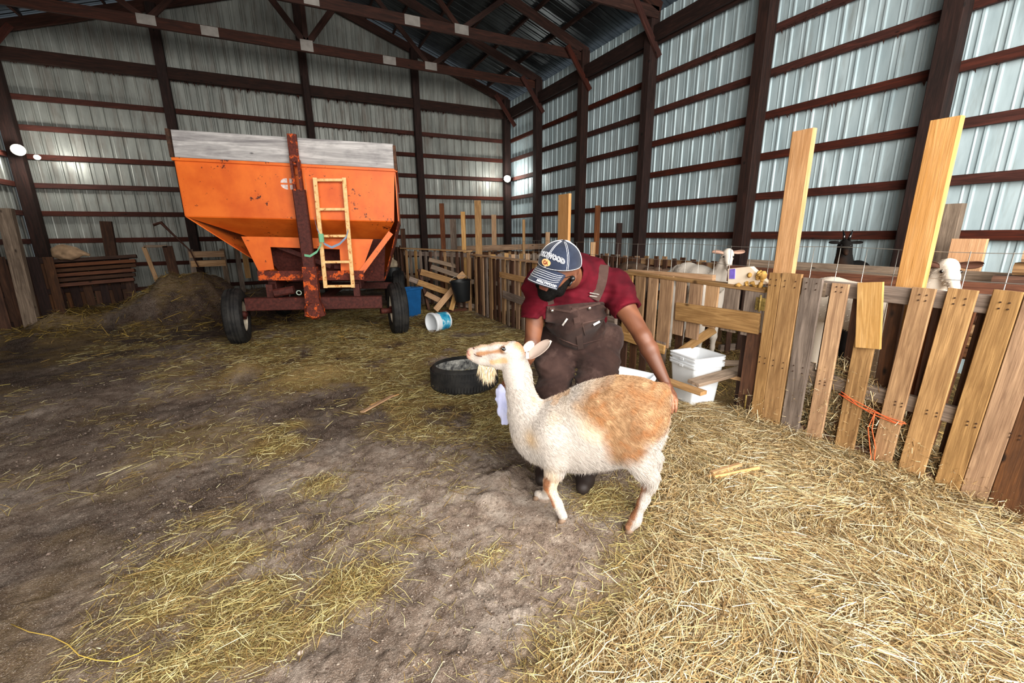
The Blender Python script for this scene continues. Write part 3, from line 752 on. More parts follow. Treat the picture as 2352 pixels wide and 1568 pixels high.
# log and slab heap at the right edge
r = empty('slab_wood_heap', (3.9, .9, .8), label='stacked rough slabs of wood at the right edge behind the fence', cat='wood heap')
for i in range(9):
    z = .60+.085*i; y0 = 1.35-.04*i if i > 2 else 1.32
    board('slab', (4.15+.03*math.sin(i*3), y0+.03*math.cos(i*5), z), (4.25, .1, z+.02), .16, .078, (0, .1, 1), MW['dark' if i % 3 == 0 else 'pallet'], r, ch=.02)
# cardboard box and bunched gloves on top of the gate
t = NT('card'); n1 = t.noise(t.obj(), 6, 3); CARD = t.out(t.ramp(n1, [(.3, srgb('E4CDB0')), (.7, srgb('F6E6D0'))]), .8)
INK = plain('violet_ink', '7A68C8', .8, nscale=30)
r = empty('carton', (3.03, 2.15, 1.06), label='torn cream carton end with violet print on the gate top', cat='carton')
A, B, C_, D_ = [atX(px, py, 3.02) for px, py in ((1672, 657), (1672, 617), (1722, 612), (1765, 652))]
MB().prism([A, B, C_, D_], (.05, 0, 0)).build('carton_panel', CARD, r)
A, B, C_, D_ = [atX(px, py, 3.015) for px, py in ((1675, 640), (1676, 618), (1688, 617), (1687, 640))]
MB().prism([A, B, C_, D_], (.01, 0, 0)).build('printed_mark', INK, r)
GLOVE = plain('yellow_leather', 'C89A50', .7, nscale=15, var=.3)
r = empty('work_glove', (3.03, 2.0, 1.08), label='crumpled yellow leather work gloves on the gate top', cat='gloves')
mb = MB(); rg = random.Random(3)
for i in range(16):
    px, py = rg.uniform(1702, 1762), rg.uniform(632, 664); p = atX(px, py, 2.99+rg.uniform(0, .06))
    q = p + V(rg.uniform(-.03, .03), rg.uniform(-.04, .04), rg.uniform(-.03, .05))
    mb.tube([p, (p+q)/2+V(0, 0, .012), q], [.014, .017, .010], 7)
p = atX(1752, 640, 3.0); mb.tube([p, p+V(0, 0, .03), p+V(0, 0, .055)], [.02, .026, .012], 8)
mb.build('glove_leather', GLOVE, r, smooth=True)
# orange baler twine tied round the near slats
TW = plain('orange_twine', 'E8683A', .7)
r = empty('baler_twine', (2.96, 1.2, .4), label='orange baler twine knotted round the near slats', cat='twine')
P = [(2.955, 1.33, .46), (2.96, 1.27, .44), (2.955, 1.22, .42), (2.957, 1.14, .40), (2.958, 1.05, .385), (2.958, 1.00, .39)]
for k in range(3): MB().tube([(a, b+.01*math.sin(k+i), c+.012*math.cos(k*2+i)) for i, (a, b, c) in enumerate(P)], .0028, 5).build('strand', TW, r, smooth=True)
for k in range(2): MB().tube([(2.955, 1.14, .40), (2.95, 1.135+k*.02, .30), (2.95, 1.10+k*.03, .20), (2.945, 1.09, .10-k*.04), (2.94, 1.07+k*.03, .05)], .0028, 5).build('strand', TW, r, smooth=True)
# ------------------------------------------------------------------ gravity wagon
WA, WB = V(.974, -.226, 0), V(.226, .974, 0)
WM = Matrix(((WA.x, WB.x, 0, .22), (WA.y, WB.y, 0, 6.72), (0, 0, 1, 0), (0, 0, 0, 1)))
t = NT('orange_paint')
ob = t.obj(which='Object'); n1 = t.noise(ob, 2.5, 5, .6); n2 = t.noise(ob, 14, 6, .72); n3 = t.noise(t.obj((1, 1, .35)), 4, 4, .6)
col = t.ramp(n1, [(.3, srgb('D65A14')), (.6, srgb('EE7424'))])
col = t.mix(t.ramp(n3, [(.45, (0, 0, 0, 1)), (.8, (.55, .55, .55, 1))]), col, srgb('C44E18'))
area = t.ramp(t.noise(ob, 1.6, 3, .5), [(.50, (0, 0, 0, 1)), (.66, (1, 1, 1, 1))])
m1 = t.N('Math', operation='MULTIPLY_ADD', i_0=area, i_1=.13, i_2=n2)
rust = t.ramp(m1.outputs[0], [(.665, (0, 0, 0, 1)), (.68, (1, 1, 1, 1))])
col = t.mix(rust, col, srgb('5A2412'))
t.bump(rust, -.3, .003)
ORANGE = t.out(col, .5, 0, .35)
t = NT('rusty_orange_steel')
ob = t.obj(which='Object'); n2 = t.noise(ob, 9, 7, .72); n3 = t.noise(ob, 40, 4, .6)
col = t.ramp(n3, [(.3, srgb('431A14')), (.7, srgb('6E2E20'))])
col = t.mix(t.ramp(n2, [(.525, (0, 0, 0, 1)), (.565, (1, 1, 1, 1))]), col, srgb('D0581E'))
t.bump(n3, .4, .003); RUSTO = t.out(col, .75, 0, .3)
t = NT('dark_rusty_steel')
ob = t.obj(which='Object'); n2 = t.noise(ob, 9, 7, .72); n3 = t.noise(ob, 30, 4, .6)
col = t.ramp(n3, [(.3, srgb('371612')), (.7, srgb('5C2A22'))])
col = t.mix(t.ramp(n2, [(.62, (0, 0, 0, 1)), (.70, (.6, .6, .6, 1))]), col, srgb('A04424'))
RUST = t.out(col, .7, 0, .3)
t = NT('tyre_rubber'); n1 = t.noise(t.obj(), 8, 5, .6); t.bump(t.noise(t.obj(), 60, 3), .2, .004)
RUBBER = t.out(t.ramp(n1, [(.35, srgb('141416')), (.7, srgb('34322F'))]), .7, 0, .35)
RIM = plain('rim_cream', 'D8CDB8', .6, var=.2)
YEL = NT('yellow_ladder_paint'); n1 = YEL.noise(YEL.obj(), 18, 5, .7)
YEL = YEL.out(YEL.ramp(n1, [(.36, srgb('A85A28')), (.42, srgb('E8B878')), (.7, srgb('F6D49A'))]), .6)
wag = empty('grain_wagon', M4=WM, label='orange rusty gravity wagon with grey plank sideboards', cat='wagon')
def wv(x, y, z): return WM @ V(x, y, z - .028*x)
def wplate(name, pts, mat, th=.012, label=None):
    """flat sheet of steel given by its corners in wagon space"""
    P = [wv(*p) for p in pts]; n = (P[1]-P[0]).cross(P[2]-P[0]).normalized()
    mb = MB(); mb.prism(P, n*th); o = mb.build(name, mat, wag)
    if label: o['label'] = label
    return o
F0, F1 = -.34, 2.75           # front and back of the hopper top
XLh, XRh = -1.28, 1.23
ZT, ZM, ZL = 2.30, 1.655, 1.42
wplate('front_panel', [(XLh, F0, ZM), (XRh-.05, F0, ZM), (XRh, F0, ZT), (XLh, F0, ZT)], ORANGE)
wplate('back_panel', [(XRh, F1, ZM), (XLh, F1, ZM), (XLh, F1, ZT), (XRh, F1, ZT)], ORANGE)
wplate('side_panel', [(XLh, F1, ZM), (XLh, F0, ZM), (XLh, F0, ZT), (XLh, F1, ZT)], ORANGE)
wplate('side_panel', [(XRh, F0, ZM), (XRh, F1, ZM), (XRh, F1, ZT), (XRh, F0, ZT)], ORANGE)
# funnel
wplate('funnel_front', [(-.76, .12, ZL), (1.03, .12, ZL), (XRh-.05, F0, ZM), (XLh, F0, ZM)], ORANGE)
wplate('funnel_side', [(-.40, 2.0, .78), (-.40, .35, .78), (XLh, F0, ZM), (XLh, F1, ZM)], ORANGE)
wplate('funnel_side', [(.95, .35, .78), (.95, 2.0, .78), (XRh, F1, ZM), (XRh, F0, ZM)], RUSTO)
wplate('funnel_back', [(.95, 2.0, .78), (-.40, 2.0, .78), (XLh, F1, ZM), (XRh, F1, ZM)], ORANGE)
wplate('funnel_lower_front', [(-.40, .35, .78), (.95, .35, .78), (1.03, .13, ZL), (-.76, .13, ZL)], RUST)
# front support skirt
wplate('skirt_panel', [(-.60, -.24, .98), (-.41, -.24, 1.0), (-.42, -.24, ZL), (-.74, -.24, ZL)], ORANGE)
wplate('skirt_panel', [(.42, -.24, .96), (.68, -.24, .95), (.88, -.24, ZL-.01), (.44, -.24, ZL-.01)], ORANGE)
wplate('skirt_panel', [(-.42, -.235, 1.29), (.44, -.235, 1.27), (.44, -.235, ZL-.01), (-.42, -.235, ZL)], ORANGE)
wplate('sill_beam', [(-.60, -.26, .86), (.72, -.26, .86), (.72, -.26, .985), (-.60, -.26, .985)], RUSTO, .05)
mb = MB(); mb.bar(wv(.66, -.27, .93), wv(1.12, -.20, 1.50), .07, .05, WB); mb.build('diagonal_strut', ORANGE, wag)
mb = MB(); mb.bar(wv(-.38, -.05, 1.30), wv(.25, .05, 1.02), .06, .04, WB); mb.build('cross_brace', RUST, wag)
mb = MB(); mb.bar(wv(.30, -.02, 1.02), wv(.70, .1, .98), .05, .04, WB); mb.build('cross_brace', RUST, wag)
for x in (-.50, .60): MB().bar(wv(x, -.1, .78), wv(x, 2.6, .78), .10, .12, (0, 0, 1)).build('frame_rail', RUST, wag)
wplate('inner_baffle', [(-.40, .30, .98), (.42, .30, .96), (.42, .12, 1.36), (-.40, .12, 1.36)], RUST)
# rolled top lip
mb = MB()
for p, q in (((XLh-.02, F0-.03, ZT), (XRh+.02, F0-.03, ZT)), ((XRh+.02, F0, ZT), (XRh+.02, F1, ZT)), ((XLh-.02, F1, ZT), (XRh, F1, ZT)), ((XLh-.02, F0, ZT), (XLh-.02, F1, ZT))):
    mb.bar(wv(*p), wv(*q), .035, .032, (0, 0, 1))
mb.build('top_lip', ORANGE, wag)
# sideboards
def wboard(name, a, b, w_, t_, n, m, label=None):
    o = board(name, wv(*a), wv(*b), w_, t_, n, m, wag, ch=.004)
    if label: o['label'] = label
wboard('sideboard', (XLh+.02, F0-.02, ZT+.17), (XRh, F0-.02, ZT+.17), .30, .035, WB, MW['side'], 'silver grey weathered plank above the orange front')
wboard('sideboard', (XLh+.0, F1+.02, ZT+.17), (XRh, F1+.02, ZT+.17), .30, .035, WB, MW['grey'])
wboard('sideboard', (XLh-.01, F0-.06, ZT+.17), (XLh-.01, F1, ZT+.17), .31, .035, WA, MW['dark'])
wboard('sideboard', (XRh+.02, F0-.05, ZT+.15), (XRh+.02, F1, ZT+.15), .30, .035, WA, MW['dark'])
# emblem: faded white round decal
DEC = plain('faded_decal', 'E6D2CC', .6, nscale=40, var=.2)
mb = MB()
for sx in (-1, 1):
    for sz in (-1, 1):
        pts = []
        for k in range(7):
            an = math.pi*.5*k/6; pts.append((.014+.078*math.cos(an), .012+.055*math.sin(an)))
        poly = [wv(-.075+sx*.012, F0-.014, 2.075+sz*.010)] + [wv(-.075+sx*a, F0-.014, 2.075+sz*b) for a, b in pts]
        mb.prism(poly, WB*.003)
mb.build('round_emblem', DEC, wag)
# raised drawbar
mb = MB()
mb.bar(wv(.06, -.46, .58), wv(.075, -.46, 1.05), .17, .12, WB); mb.build('tongue_base', RUSTO, wag)
mb = MB(); mb.bar(wv(.07, -.46, 1.02), wv(.06, -.46, 2.0), .145, .10, WB, .01); mb.build('tongue', RUST, wag)
mb = MB(); mb.bar(wv(.02, -.48, 1.98), wv(.02, -.48, 2.35), .03, .09, WB); mb.bar(wv(.10, -.48, 1.98), wv(.10, -.48, 2.35), .03, .09, WB)
mb.bar(wv(.05, -.46, 2.28), wv(.055, -.46, 2.64), .105, .06, WB, .01); mb.build('tongue_fork', RUSTO, wag)
mb = MB(); mb.tube([wv(.06, -.40, 2.34), wv(.06, -.54, 2.34)], .028, 12); mb.build('tongue_pin', RUSTO, wag, smooth=True, auto=.6)
mb = MB(); mb.lathe([(.001, -.05), (.10, -.05), (.13, 0), (.10, .05), (.001, .05)], 16, Matrix.Translation(wv(.07, -.46, .48)) @ Matrix.Rotation(math.pi/2, 4, 'X'))
for s in (-1, 1): mb.bar(wv(.07+s*.10, -.46, .40), wv(.07+s*.03, -.46, .68), .06, .09, WB)
mb.build('tongue_pivot', RUSTO, wag, smooth=True, auto=.6)
mb = MB(); mb.bar(wv(-.80, -.26, .545), wv(.93, -.26, .545), .17, .12, WB, .008); mb.build('front_axle', RUST, wag)
MB().bar(wv(-.42, -.34, .70), wv(-.18, -.34, .74), .10, .11, WB, .02).build('jack_block', RUST, wag)
for x in (-.50, .60): MB().bar(wv(x, -.2, .60), wv(x, -.2, .80), .08, .12, WB).build('axle_bracket', RUST, wag)
MB().bar(wv(-.9, 2.25, .5), wv(1.0, 2.25, .5), .12, .12, WB).build('rear_axle', RUST, wag)
MB().bar(wv(.07, -.2, .52), wv(.07, 2.2, .52), .09, .09, (0, 0, 1)).build('reach_pole', RUST, wag)
mb = MB(); mb.tube([wv(-.12+.03*math.cos(a), -.36, .70+.028*math.sin(a)) for a in np.linspace(0, 6.28, 14)[:-1]], .007, 6, closed=True); mb.build('ring', plain('pale_ring', 'C8D8C8', .5), wag, smooth=True)
def wheel(x, y, turn):
    R_, Wd = .385, .235
    M4 = WM @ Matrix.Translation((x, y, R_-.012)) @ Matrix.Rotation(turn, 4, 'Z') @ Matrix.Rotation(math.pi/2, 4, 'Y')
    prof = [(.205, -.085), (.225, -.105), (.28, -.117), (.335, -.112), (.368, -.092), (.382, -.06), (.386, -.045), (.378, -.042), (.378, -.036), (.387, -.033), (.388, -.012), (.379, -.009), (.379, -.003), (.389, 0)]
    prof = prof + [(a, -b) for a, b in prof[::-1][1:]]
    h = MB(); h.lathe(prof, 40, M4); o = h.build('tyre', RUBBER, wag, smooth=True, auto=.6)
    h = MB(); h.lathe([(.205, -.09), (.20, -.07), (.175, -.05), (.17, .0), (.10, .015), (.05, .03), (.001, .03)], 32, M4)
    h.lathe([(.205, .09), (.20, .07), (.175, .05), (.17, .0)], 32, M4)
    rim = h.build('rim', RIM, wag, smooth=True, auto=.6)
    h = MB(); h.lathe([(.001, -.12), (.045, -.12), (.05, .11), (.001, .11)], 14, M4); ax = h.build('hub', RUST, wag, smooth=True, auto=.6)
wheel(-1.01, -.06, .16); wheel(1.13, -.06, .16)
wheel(-1.01, 2.25, 0); wheel(1.13, 2.25, 0)
MB().tube([wv(-.85, -.2, .40), wv(-1.0, -.1, .39)], .04, 10).build('spindle', RUST, wag, smooth=True)
MB().tube([wv(.9, -.2, .40), wv(1.08, -.1, .39)], .04, 10).build('spindle', RUST, wag, smooth=True)
# ladder hooked on the front
def wl(px, py, yl): 
    return atP(px, py, WM @ V(0, yl, 0), WB)
TL, TR, BL, BR = wl(723, 408, -.44), wl(790, 408, -.44), wl(748, 661, -.44), wl(811, 660, -.44)
for a, b in ((TL, BL), (TR, BR)):
    MB().bar(b, a, .050, .030, WB, .004).build('ladder_rail', YEL, wag)
for f in (.02, .275, .515, .755, .985):
    a = TL.lerp(BL, f); b = TR.lerp(BR, f)
    MB().bar(a, b, .034, .026, WB, .004).build('ladder_rung', YEL, wag)
# ratchet strap
GRN = plain('green_strap', '78B890', .6); BLU = plain('blue_grey_strap', '7A8EA8', .6)
st = empty('ratchet_strap', wl(740, 540, -.5), label='green and grey-blue ratchet strap tying ladder to the drawbar', cat='strap')
def strap(pts, w_, mat, nm):
    P = [wl(px, py, d) for px, py, d in pts]; mb = MB(); vs = []
    for p in P: vs += [p+V(0, 0, w_/2), p-V(0, 0, w_/2), p-V(0, 0, w_/2)+WB*.004, p+V(0, 0, w_/2)+WB*.004]
    fs = []
    for i in range(len(P)-1):
        a = i*4; b = a+4
        for k in range(4): fs.append((a+k, a+(k+1) % 4, b+(k+1) % 4, b+k))
    mb.add(vs, fs); mb.build(nm, mat, st, smooth=False)
strap([(722, 500, -.53), (728, 525, -.54), (738, 545, -.55), (745, 560, -.55), (762, 568, -.54), (780, 560, -.53), (795, 545, -.50), (800, 528, -.48)], .03, BLU, 'webbing')
strap([(736, 560, -.55), (739, 590, -.55), (742, 625, -.53)], .03, BLU, 'webbing')
strap([(699, 586, -.53), (712, 588, -.55), (728, 578, -.55), (738, 560, -.56)], .03, GRN, 'webbing')
strap([(700, 403, -.53), (702, 418, -.53), (704, 440, -.53)], .05, GRN, 'webbing')
mb = MB(); p = wl(738, 545, -.57); mb.bar(p+V(0, 0, .045), p-V(0, 0, .06), .06, .04, WB, .01); mb.build('ratchet', GRN, st)
# ------------------------------------------------------------------ implicit surfaces -> one continuous mesh
class Field:
    def __init__(s, lo, hi, h):
        s.lo = np.array(lo, float); s.h = h; s.n = np.ceil((np.array(hi)-s.lo)/h).astype(int)+1
        s.f = np.full(tuple(s.n), 1.0, np.float32)
    def win(s, lo, hi):
        a = np.maximum(np.floor((np.array(lo)-s.lo)/s.h).astype(int), 0); b = np.minimum(np.ceil((np.array(hi)-s.lo)/s.h).astype(int)+1, s.n)
        if np.any(b <= a): return None, None
        sl = tuple(slice(i, j) for i, j in zip(a, b))
        ax = [(s.lo[k]+s.h*np.arange(a[k], b[k])).astype(np.float32) for k in range(3)]
        return sl, np.meshgrid(*ax, indexing='ij', sparse=True)
    def comb(s, sl, d, k, sub=False):
        a = s.f[sl]
        if sub:
            d = -d; h = np.clip(.5-.5*(a-d)/max(k, 1e-6), 0, 1); s.f[sl] = a*(1-h)+d*h + k*h*(1-h)
        else:
            h = np.clip(.5+.5*(a-d)/max(k, 1e-6), 0, 1); s.f[sl] = a*(1-h)+d*h - k*h*(1-h)
    def cap(s, p0, p1, r0, r1, k=.02, flat=None, sub=False):
        """tapered capsule; flat=(axis, factor<1) squashes it along the axis"""
        p0 = np.array(p0, float); p1 = np.array(p1, float); m = max(r0, r1)+k+.02
        sl, g = s.win(np.minimum(p0, p1)-m, np.maximum(p0, p1)+m)
        if sl is None: return s
        ba = p1-p0; L2 = max(ba@ba, 1e-9)
        X = [g[i]-p0[i] for i in range(3)]
        t_ = np.clip((X[0]*ba[0]+X[1]*ba[1]+X[2]*ba[2])/L2, 0, 1)
        Y = [X[i]-t_*ba[i] for i in range(3)]
        if flat is not None:
            n = np.array(flat[0], float); n /= np.linalg.norm(n); q = (Y[0]*n[0]+Y[1]*n[1]+Y[2]*n[2])*(1/flat[1]-1)
            Y = [Y[i]+q*n[i] for i in range(3)]
        d = np.sqrt(Y[0]**2+Y[1]**2+Y[2]**2)-(r0+(r1-r0)*t_)
        s.comb(sl, d.astype(np.float32), k, sub); return s
    def ell(s, c, r, R=None, k=.02, sub=False):
        c = np.array(c, float); r = np.array(r, float); m = r.max()+k+.02
        sl, g = s.win(c-m, c+m)
        if sl is None: return s
        X = [g[i]-c[i] for i in range(3)]
        if R is not None: X = [X[0]*R[0][i]+X[1]*R[1][i]+X[2]*R[2][i] for i in range(3)]   # columns of R are the axes
        k0 = np.sqrt(sum((X[i]/r[i])**2 for i in range(3))); k1 = np.sqrt(sum((X[i]/r[i]**2)**2 for i in range(3)))+1e-9
        s.comb(sl, (k0*(k0-1)/k1).astype(np.float32), k, sub); return s
    def chain(s, pts, k=.02, flat=None):
        for a, b in zip(pts[:-1], pts[1:]): s.cap(a[:3], b[:3], a[3], b[3], k, flat)
        return s
    def grid(s):
        return np.meshgrid(*[(s.lo[k]+s.h*np.arange(s.n[k])).astype(np.float32) for k in range(3)], indexing='ij', sparse=True)
    def at(s, P):
        q = (np.asarray(P)-s.lo)/s.h; q = np.clip(q, 0, np.array(s.n)-1.001); i = q.astype(int); f = q-i; v = 0
        for dx in (0, 1):
            for dy in (0, 1):
                for dz in (0, 1):
                    w_ = (f[..., 0] if dx else 1-f[..., 0])*(f[..., 1] if dy else 1-f[..., 1])*(f[..., 2] if dz else 1-f[..., 2])
                    v = v + w_*s.f[i[..., 0]+dx, i[..., 1]+dy, i[..., 2]+dz]
        return v
    def grad(s, P):
        e = s.h; g = np.stack([s.at(P+np.array(d)*e)-s.at(P-np.array(d)*e) for d in ((1, 0, 0), (0, 1, 0), (0, 0, 1))], -1)
        return g/(np.linalg.norm(g, axis=-1, keepdims=True)+1e-9)
    def hit(s, px, py, d0=1.2, d1=3.6, off=0.0):
        """first point of the surface along the line of sight of a pixel of the photograph"""
        r = np.array(ray(px, py)); t_ = np.arange(d0, d1, s.h*.5); P = np.array(CAM0)+t_[:, None]*r
        ins = np.all((P > s.lo+s.h) & (P < s.lo+s.h*(np.array(s.n)-2)), 1); v = np.where(ins, s.at(P), 1)
        k = np.nonzero(v < 0)[0]
        if not len(k): return None
        p = P[k[0]]; return Vector(p + s.grad(p[None])[0]*off)
    def surf(s, smooth=1):
        f = s.f; ins = f < 0; n = f.shape
        c = np.zeros(tuple(np.array(n)-1), np.int8)
        for dx in (0, 1):
            for dy in (0, 1):
                for dz in (0, 1): c += ins[dx:n[0]-1+dx, dy:n[1]-1+dy, dz:n[2]-1+dz]
        act = (c > 0) & (c < 8); I = np.argwhere(act); idm = np.full(act.shape, -1, np.int32); idm[act] = np.arange(len(I))
        acc = np.zeros((len(I), 3)); cnt = np.zeros(len(I))
        for ax in range(3):
            o1, o2 = [a for a in range(3) if a != ax]
            for a in (0, 1):
                for b in (0, 1):
                    J = I.copy(); J[:, o1] += a; J[:, o2] += b; K = J.copy(); K[:, ax] += 1
                    va = f[J[:, 0], J[:, 1], J[:, 2]]; vb = f[K[:, 0], K[:, 1], K[:, 2]]; m = (va < 0) != (vb < 0)
                    t_ = np.where(m, va/np.where(m, va-vb, 1), 0); P = J.astype(float); P[:, ax] += t_
                    acc[m] += P[m]; cnt[m] += 1
        Vx = s.lo + s.h*acc/cnt[:, None]
        F = []
        for ax in range(3):
            o1, o2 = (ax+1) % 3, (ax+2) % 3
            a = [slice(None)]*3; b = [slice(None)]*3; a[ax] = slice(0, n[ax]-1); b[ax] = slice(1, n[ax])
            A = ins[tuple(a)]; B = ins[tuple(b)]; m = A != B
            sl = [slice(None)]*3; sl[o1] = slice(1, n[o1]-1); sl[o2] = slice(1, n[o2]-1)
            E = np.argwhere(m[tuple(sl)]); E[:, o1] += 1; E[:, o2] += 1
            fl = A[E[:, 0], E[:, 1], E[:, 2]]
            q = []
            for da, db in ((-1, -1), (0, -1), (0, 0), (-1, 0)):
                C_ = E.copy(); C_[:, o1] += da; C_[:, o2] += db; q.append(idm[C_[:, 0], C_[:, 1], C_[:, 2]])
            Q = np.stack(q, 1); Q[~fl] = Q[~fl][:, ::-1]; F.append(Q)
        F = np.concatenate(F); F = F[(F >= 0).all(1)]
        for _ in range(smooth):
            S = np.zeros_like(Vx); w_ = np.zeros(len(Vx))
            for i in range(4):
                a, b = F[:, i], F[:, (i+1) % 4]
                np.add.at(S, a, Vx[b]); np.add.at(w_, a, 1); np.add.at(S, b, Vx[a]); np.add.at(w_, b, 1)
            Vx = Vx*.45 + .55*S/np.maximum(w_, 1)[:, None]
        return Vx, F
def surfpts(Vx, F, N):
    """random points on a quad mesh with normals"""
    a, b, c = Vx[F[:, 0]], Vx[F[:, 1]], Vx[F[:, 2]]; nr = np.cross(b-a, Vx[F[:, 3]]-a); ar = np.linalg.norm(nr, axis=1)
    k = RNG.choice(len(F), N, p=ar/ar.sum()); u = RNG.random((N, 1)); v = RNG.random((N, 1))
    P = (a[k]*(1-u)+b[k]*u)*(1-v) + (Vx[F[k, 3]]*(1-u)+c[k]*u)*v
    return P, nr[k]/(ar[k][:, None]+1e-12)
def hairs(name, P, D, L, wd, col, mat, parent, droop=.3):
    """thin curved tufts: two segments, pointed"""
    n = len(P); s = np.cross(D, RNG.normal(size=(n, 3))); s /= np.linalg.norm(s, axis=1, keepdims=True)+1e-9
    m = P + D*(L*.55)[:, None]; e = P + D*L[:, None]; e[:, 2] -= L*droop
    hw = s*(wd*.5)[:, None]
    vs = np.stack([P-hw, P+hw, m-hw*.7, m+hw*.7, e], 1).reshape(-1, 3)
    i = np.arange(n)[:, None]*5
    fs = np.concatenate([i+np.array([0, 1, 3]), i+np.array([0, 3, 2]), i+np.array([2, 3, 4])], 1).reshape(-1, 3)
    o = npmesh(name, vs, fs, mat, parent, smooth=True, col=np.repeat(col, 5, 0)); o['kind'] = 'stuff'; return o
def pmask(x, y, poly, soft):
    return poly_in(x, y, [V(a, b, 0) for a, b in poly], soft)
# ------------------------------------------------------------------ goats
GU = V(-.75, .66, 0).normalized(); GV = V(GU.y, -GU.x, 0)
GV = V(.66, .75, 0).normalized()
GP0 = V(1.40, 1.45, 0)
def gw(s, l, z): return GP0 + GU*s + GV*l + V(0, 0, z)
def gp(px, py, l=0.0):
    p = atP(px, py, GP0+GV*l, GV); q = p-GP0; return q.dot(GU), p.z
t = NT('goat_coat'); at = t.N('Attribute', attribute_name='Col')
COAT = t.out(at.outputs['Color'], .8, 0, .2)
t.b.inputs['Sheen Weight'].default_value = .0
fg = Field((.55, 1.0, -.03), (1.85, 2.35, 1.02), .006)
LAT = np.array(GV)
def gc(pts, k=.03, fl=.8): fg.chain([(*gw(a, l, z), r) for a, l, z, r in pts], k, (LAT, fl) if fl else None)
gc([(-.002, 0, .635, .140), (.08, 0, .562, .218), (.18, 0, .520, .216), (.28, 0, .476, .200), (.38, 0, .452, .182), (.450, 0, .442, .155)], .03, .80)
gc([(.455, 0, .45, .150), (.505, 0, .475, .125), (.550, 0, .545, .088), (.578, 0, .64, .066), (.598, 0, .75, .064), (.610, 0, .82, .062)], .04, .80)
gc([(.465, 0, .42, .138), (.50, 0, .40, .100)], .03)
fg.ell(gw(-.10, 0, .70), (.045, .045, .06), k=.03)
for l in (-.085, .085):   # haunches and shoulders
    gc([(-.01, l, .60, .115), (.02, l, .47, .095)], .05, None)
    gc([(.40, l, .47, .10), (.385, l, .38, .075)], .05, None)
# head
gc([(.618, 0, .868, .056), (.70, 0, .866, .044), (.78, 0, .860, .033), (.838, 0, .853, .026)], .02, .82)
gc([(.63, 0, .822, .052), (.70, 0, .818, .040), (.79, 0, .816, .024), (.825, 0, .818, .018)], .02, .72)
gc([(.842, 0, .848, .022), (.848, 0, .834, .019)], .012, .95)
fg.ell(gw(.648, -.040, .893), (.022, .022, .020), k=.012); fg.ell(gw(.648, .040, .893), (.022, .022, .020), k=.012)
fg.cap(gw(.800, -.040, .829), gw(.868, -.030, .834), .004, .004, .006, sub=True)
for l in (-.018, .018): fg.ell(gw(.858, l, .862), (.008, .007, .006), k=.006, sub=True)
fg.ell(gw(.652, -.058, .896), (.011, .011, .010), k=.006, sub=True)
# legs: near hind, far hind, near fore, far fore
def leg(pts, k=.02): fg.chain([(*gw(a, l, z), r) for a, l, z, r in pts], k)
leg([(.02, -.10, .47, .088), (-.02, -.10, .40, .062), (-.068, -.095, .325, .040), (-.072, -.092, .285, .030), (-.045, -.09, .17, .0215), (-.024, -.09, .095, .023), (-.018, -.09, .070, .025), (.004, -.09, .030, .023)])
leg([(.02, .10, .47, .088), (-.04, .10, .40, .060), (-.10, .095, .325, .038), (-.105, .092, .285, .029), (-.085, .09, .17, .0215), (-.07, .09, .08, .025), (-.052, .09, .030, .023)])
kn = gp(1262, 1112, -.09); ft = gp(1283, 1162, -.09); hf = gp(1293, 1178, -.09)
leg([(.375, -.09, .37, .064), (.385, -.09, .29, .046), (kn[0]-.005, -.09, kn[1]+.015, .034), (kn[0]-.002, -.09, kn[1]-.02, .028), (ft[0]+.005, -.09, ft[1]+.01, .023), (hf[0], -.09, .035, .023)])
k2 = gp(1262, 1128, .07); f2 = gp(1250, 1152, .07); h2 = gp(1236, 1166, .07)
leg([(.42, .085, .38, .06), (.43, .08, .27, .042), (k2[0]-.0, .07, k2[1]+.03, .030), (f2[0], .07, f2[1], .024), (h2[0]-.002, .07, max(.032, h2[1]), .023)])
Vg, Fg = fg.surf(1)
TAN_P = [gp(*q) for q in ((1322, 912), (1345, 893), (1380, 868), (1440, 845), (1560, 845), (1560, 905), (1536, 952), (1508, 975), (1478, 985), (1462, 1018), (1404, 1024), (1396, 988), (1388, 955), (1352, 932))]
CRE, TAN, BRN, PNK = lin('C0B7AF'), lin('97704A'), lin('8A5A34'), lin('E0B49C')
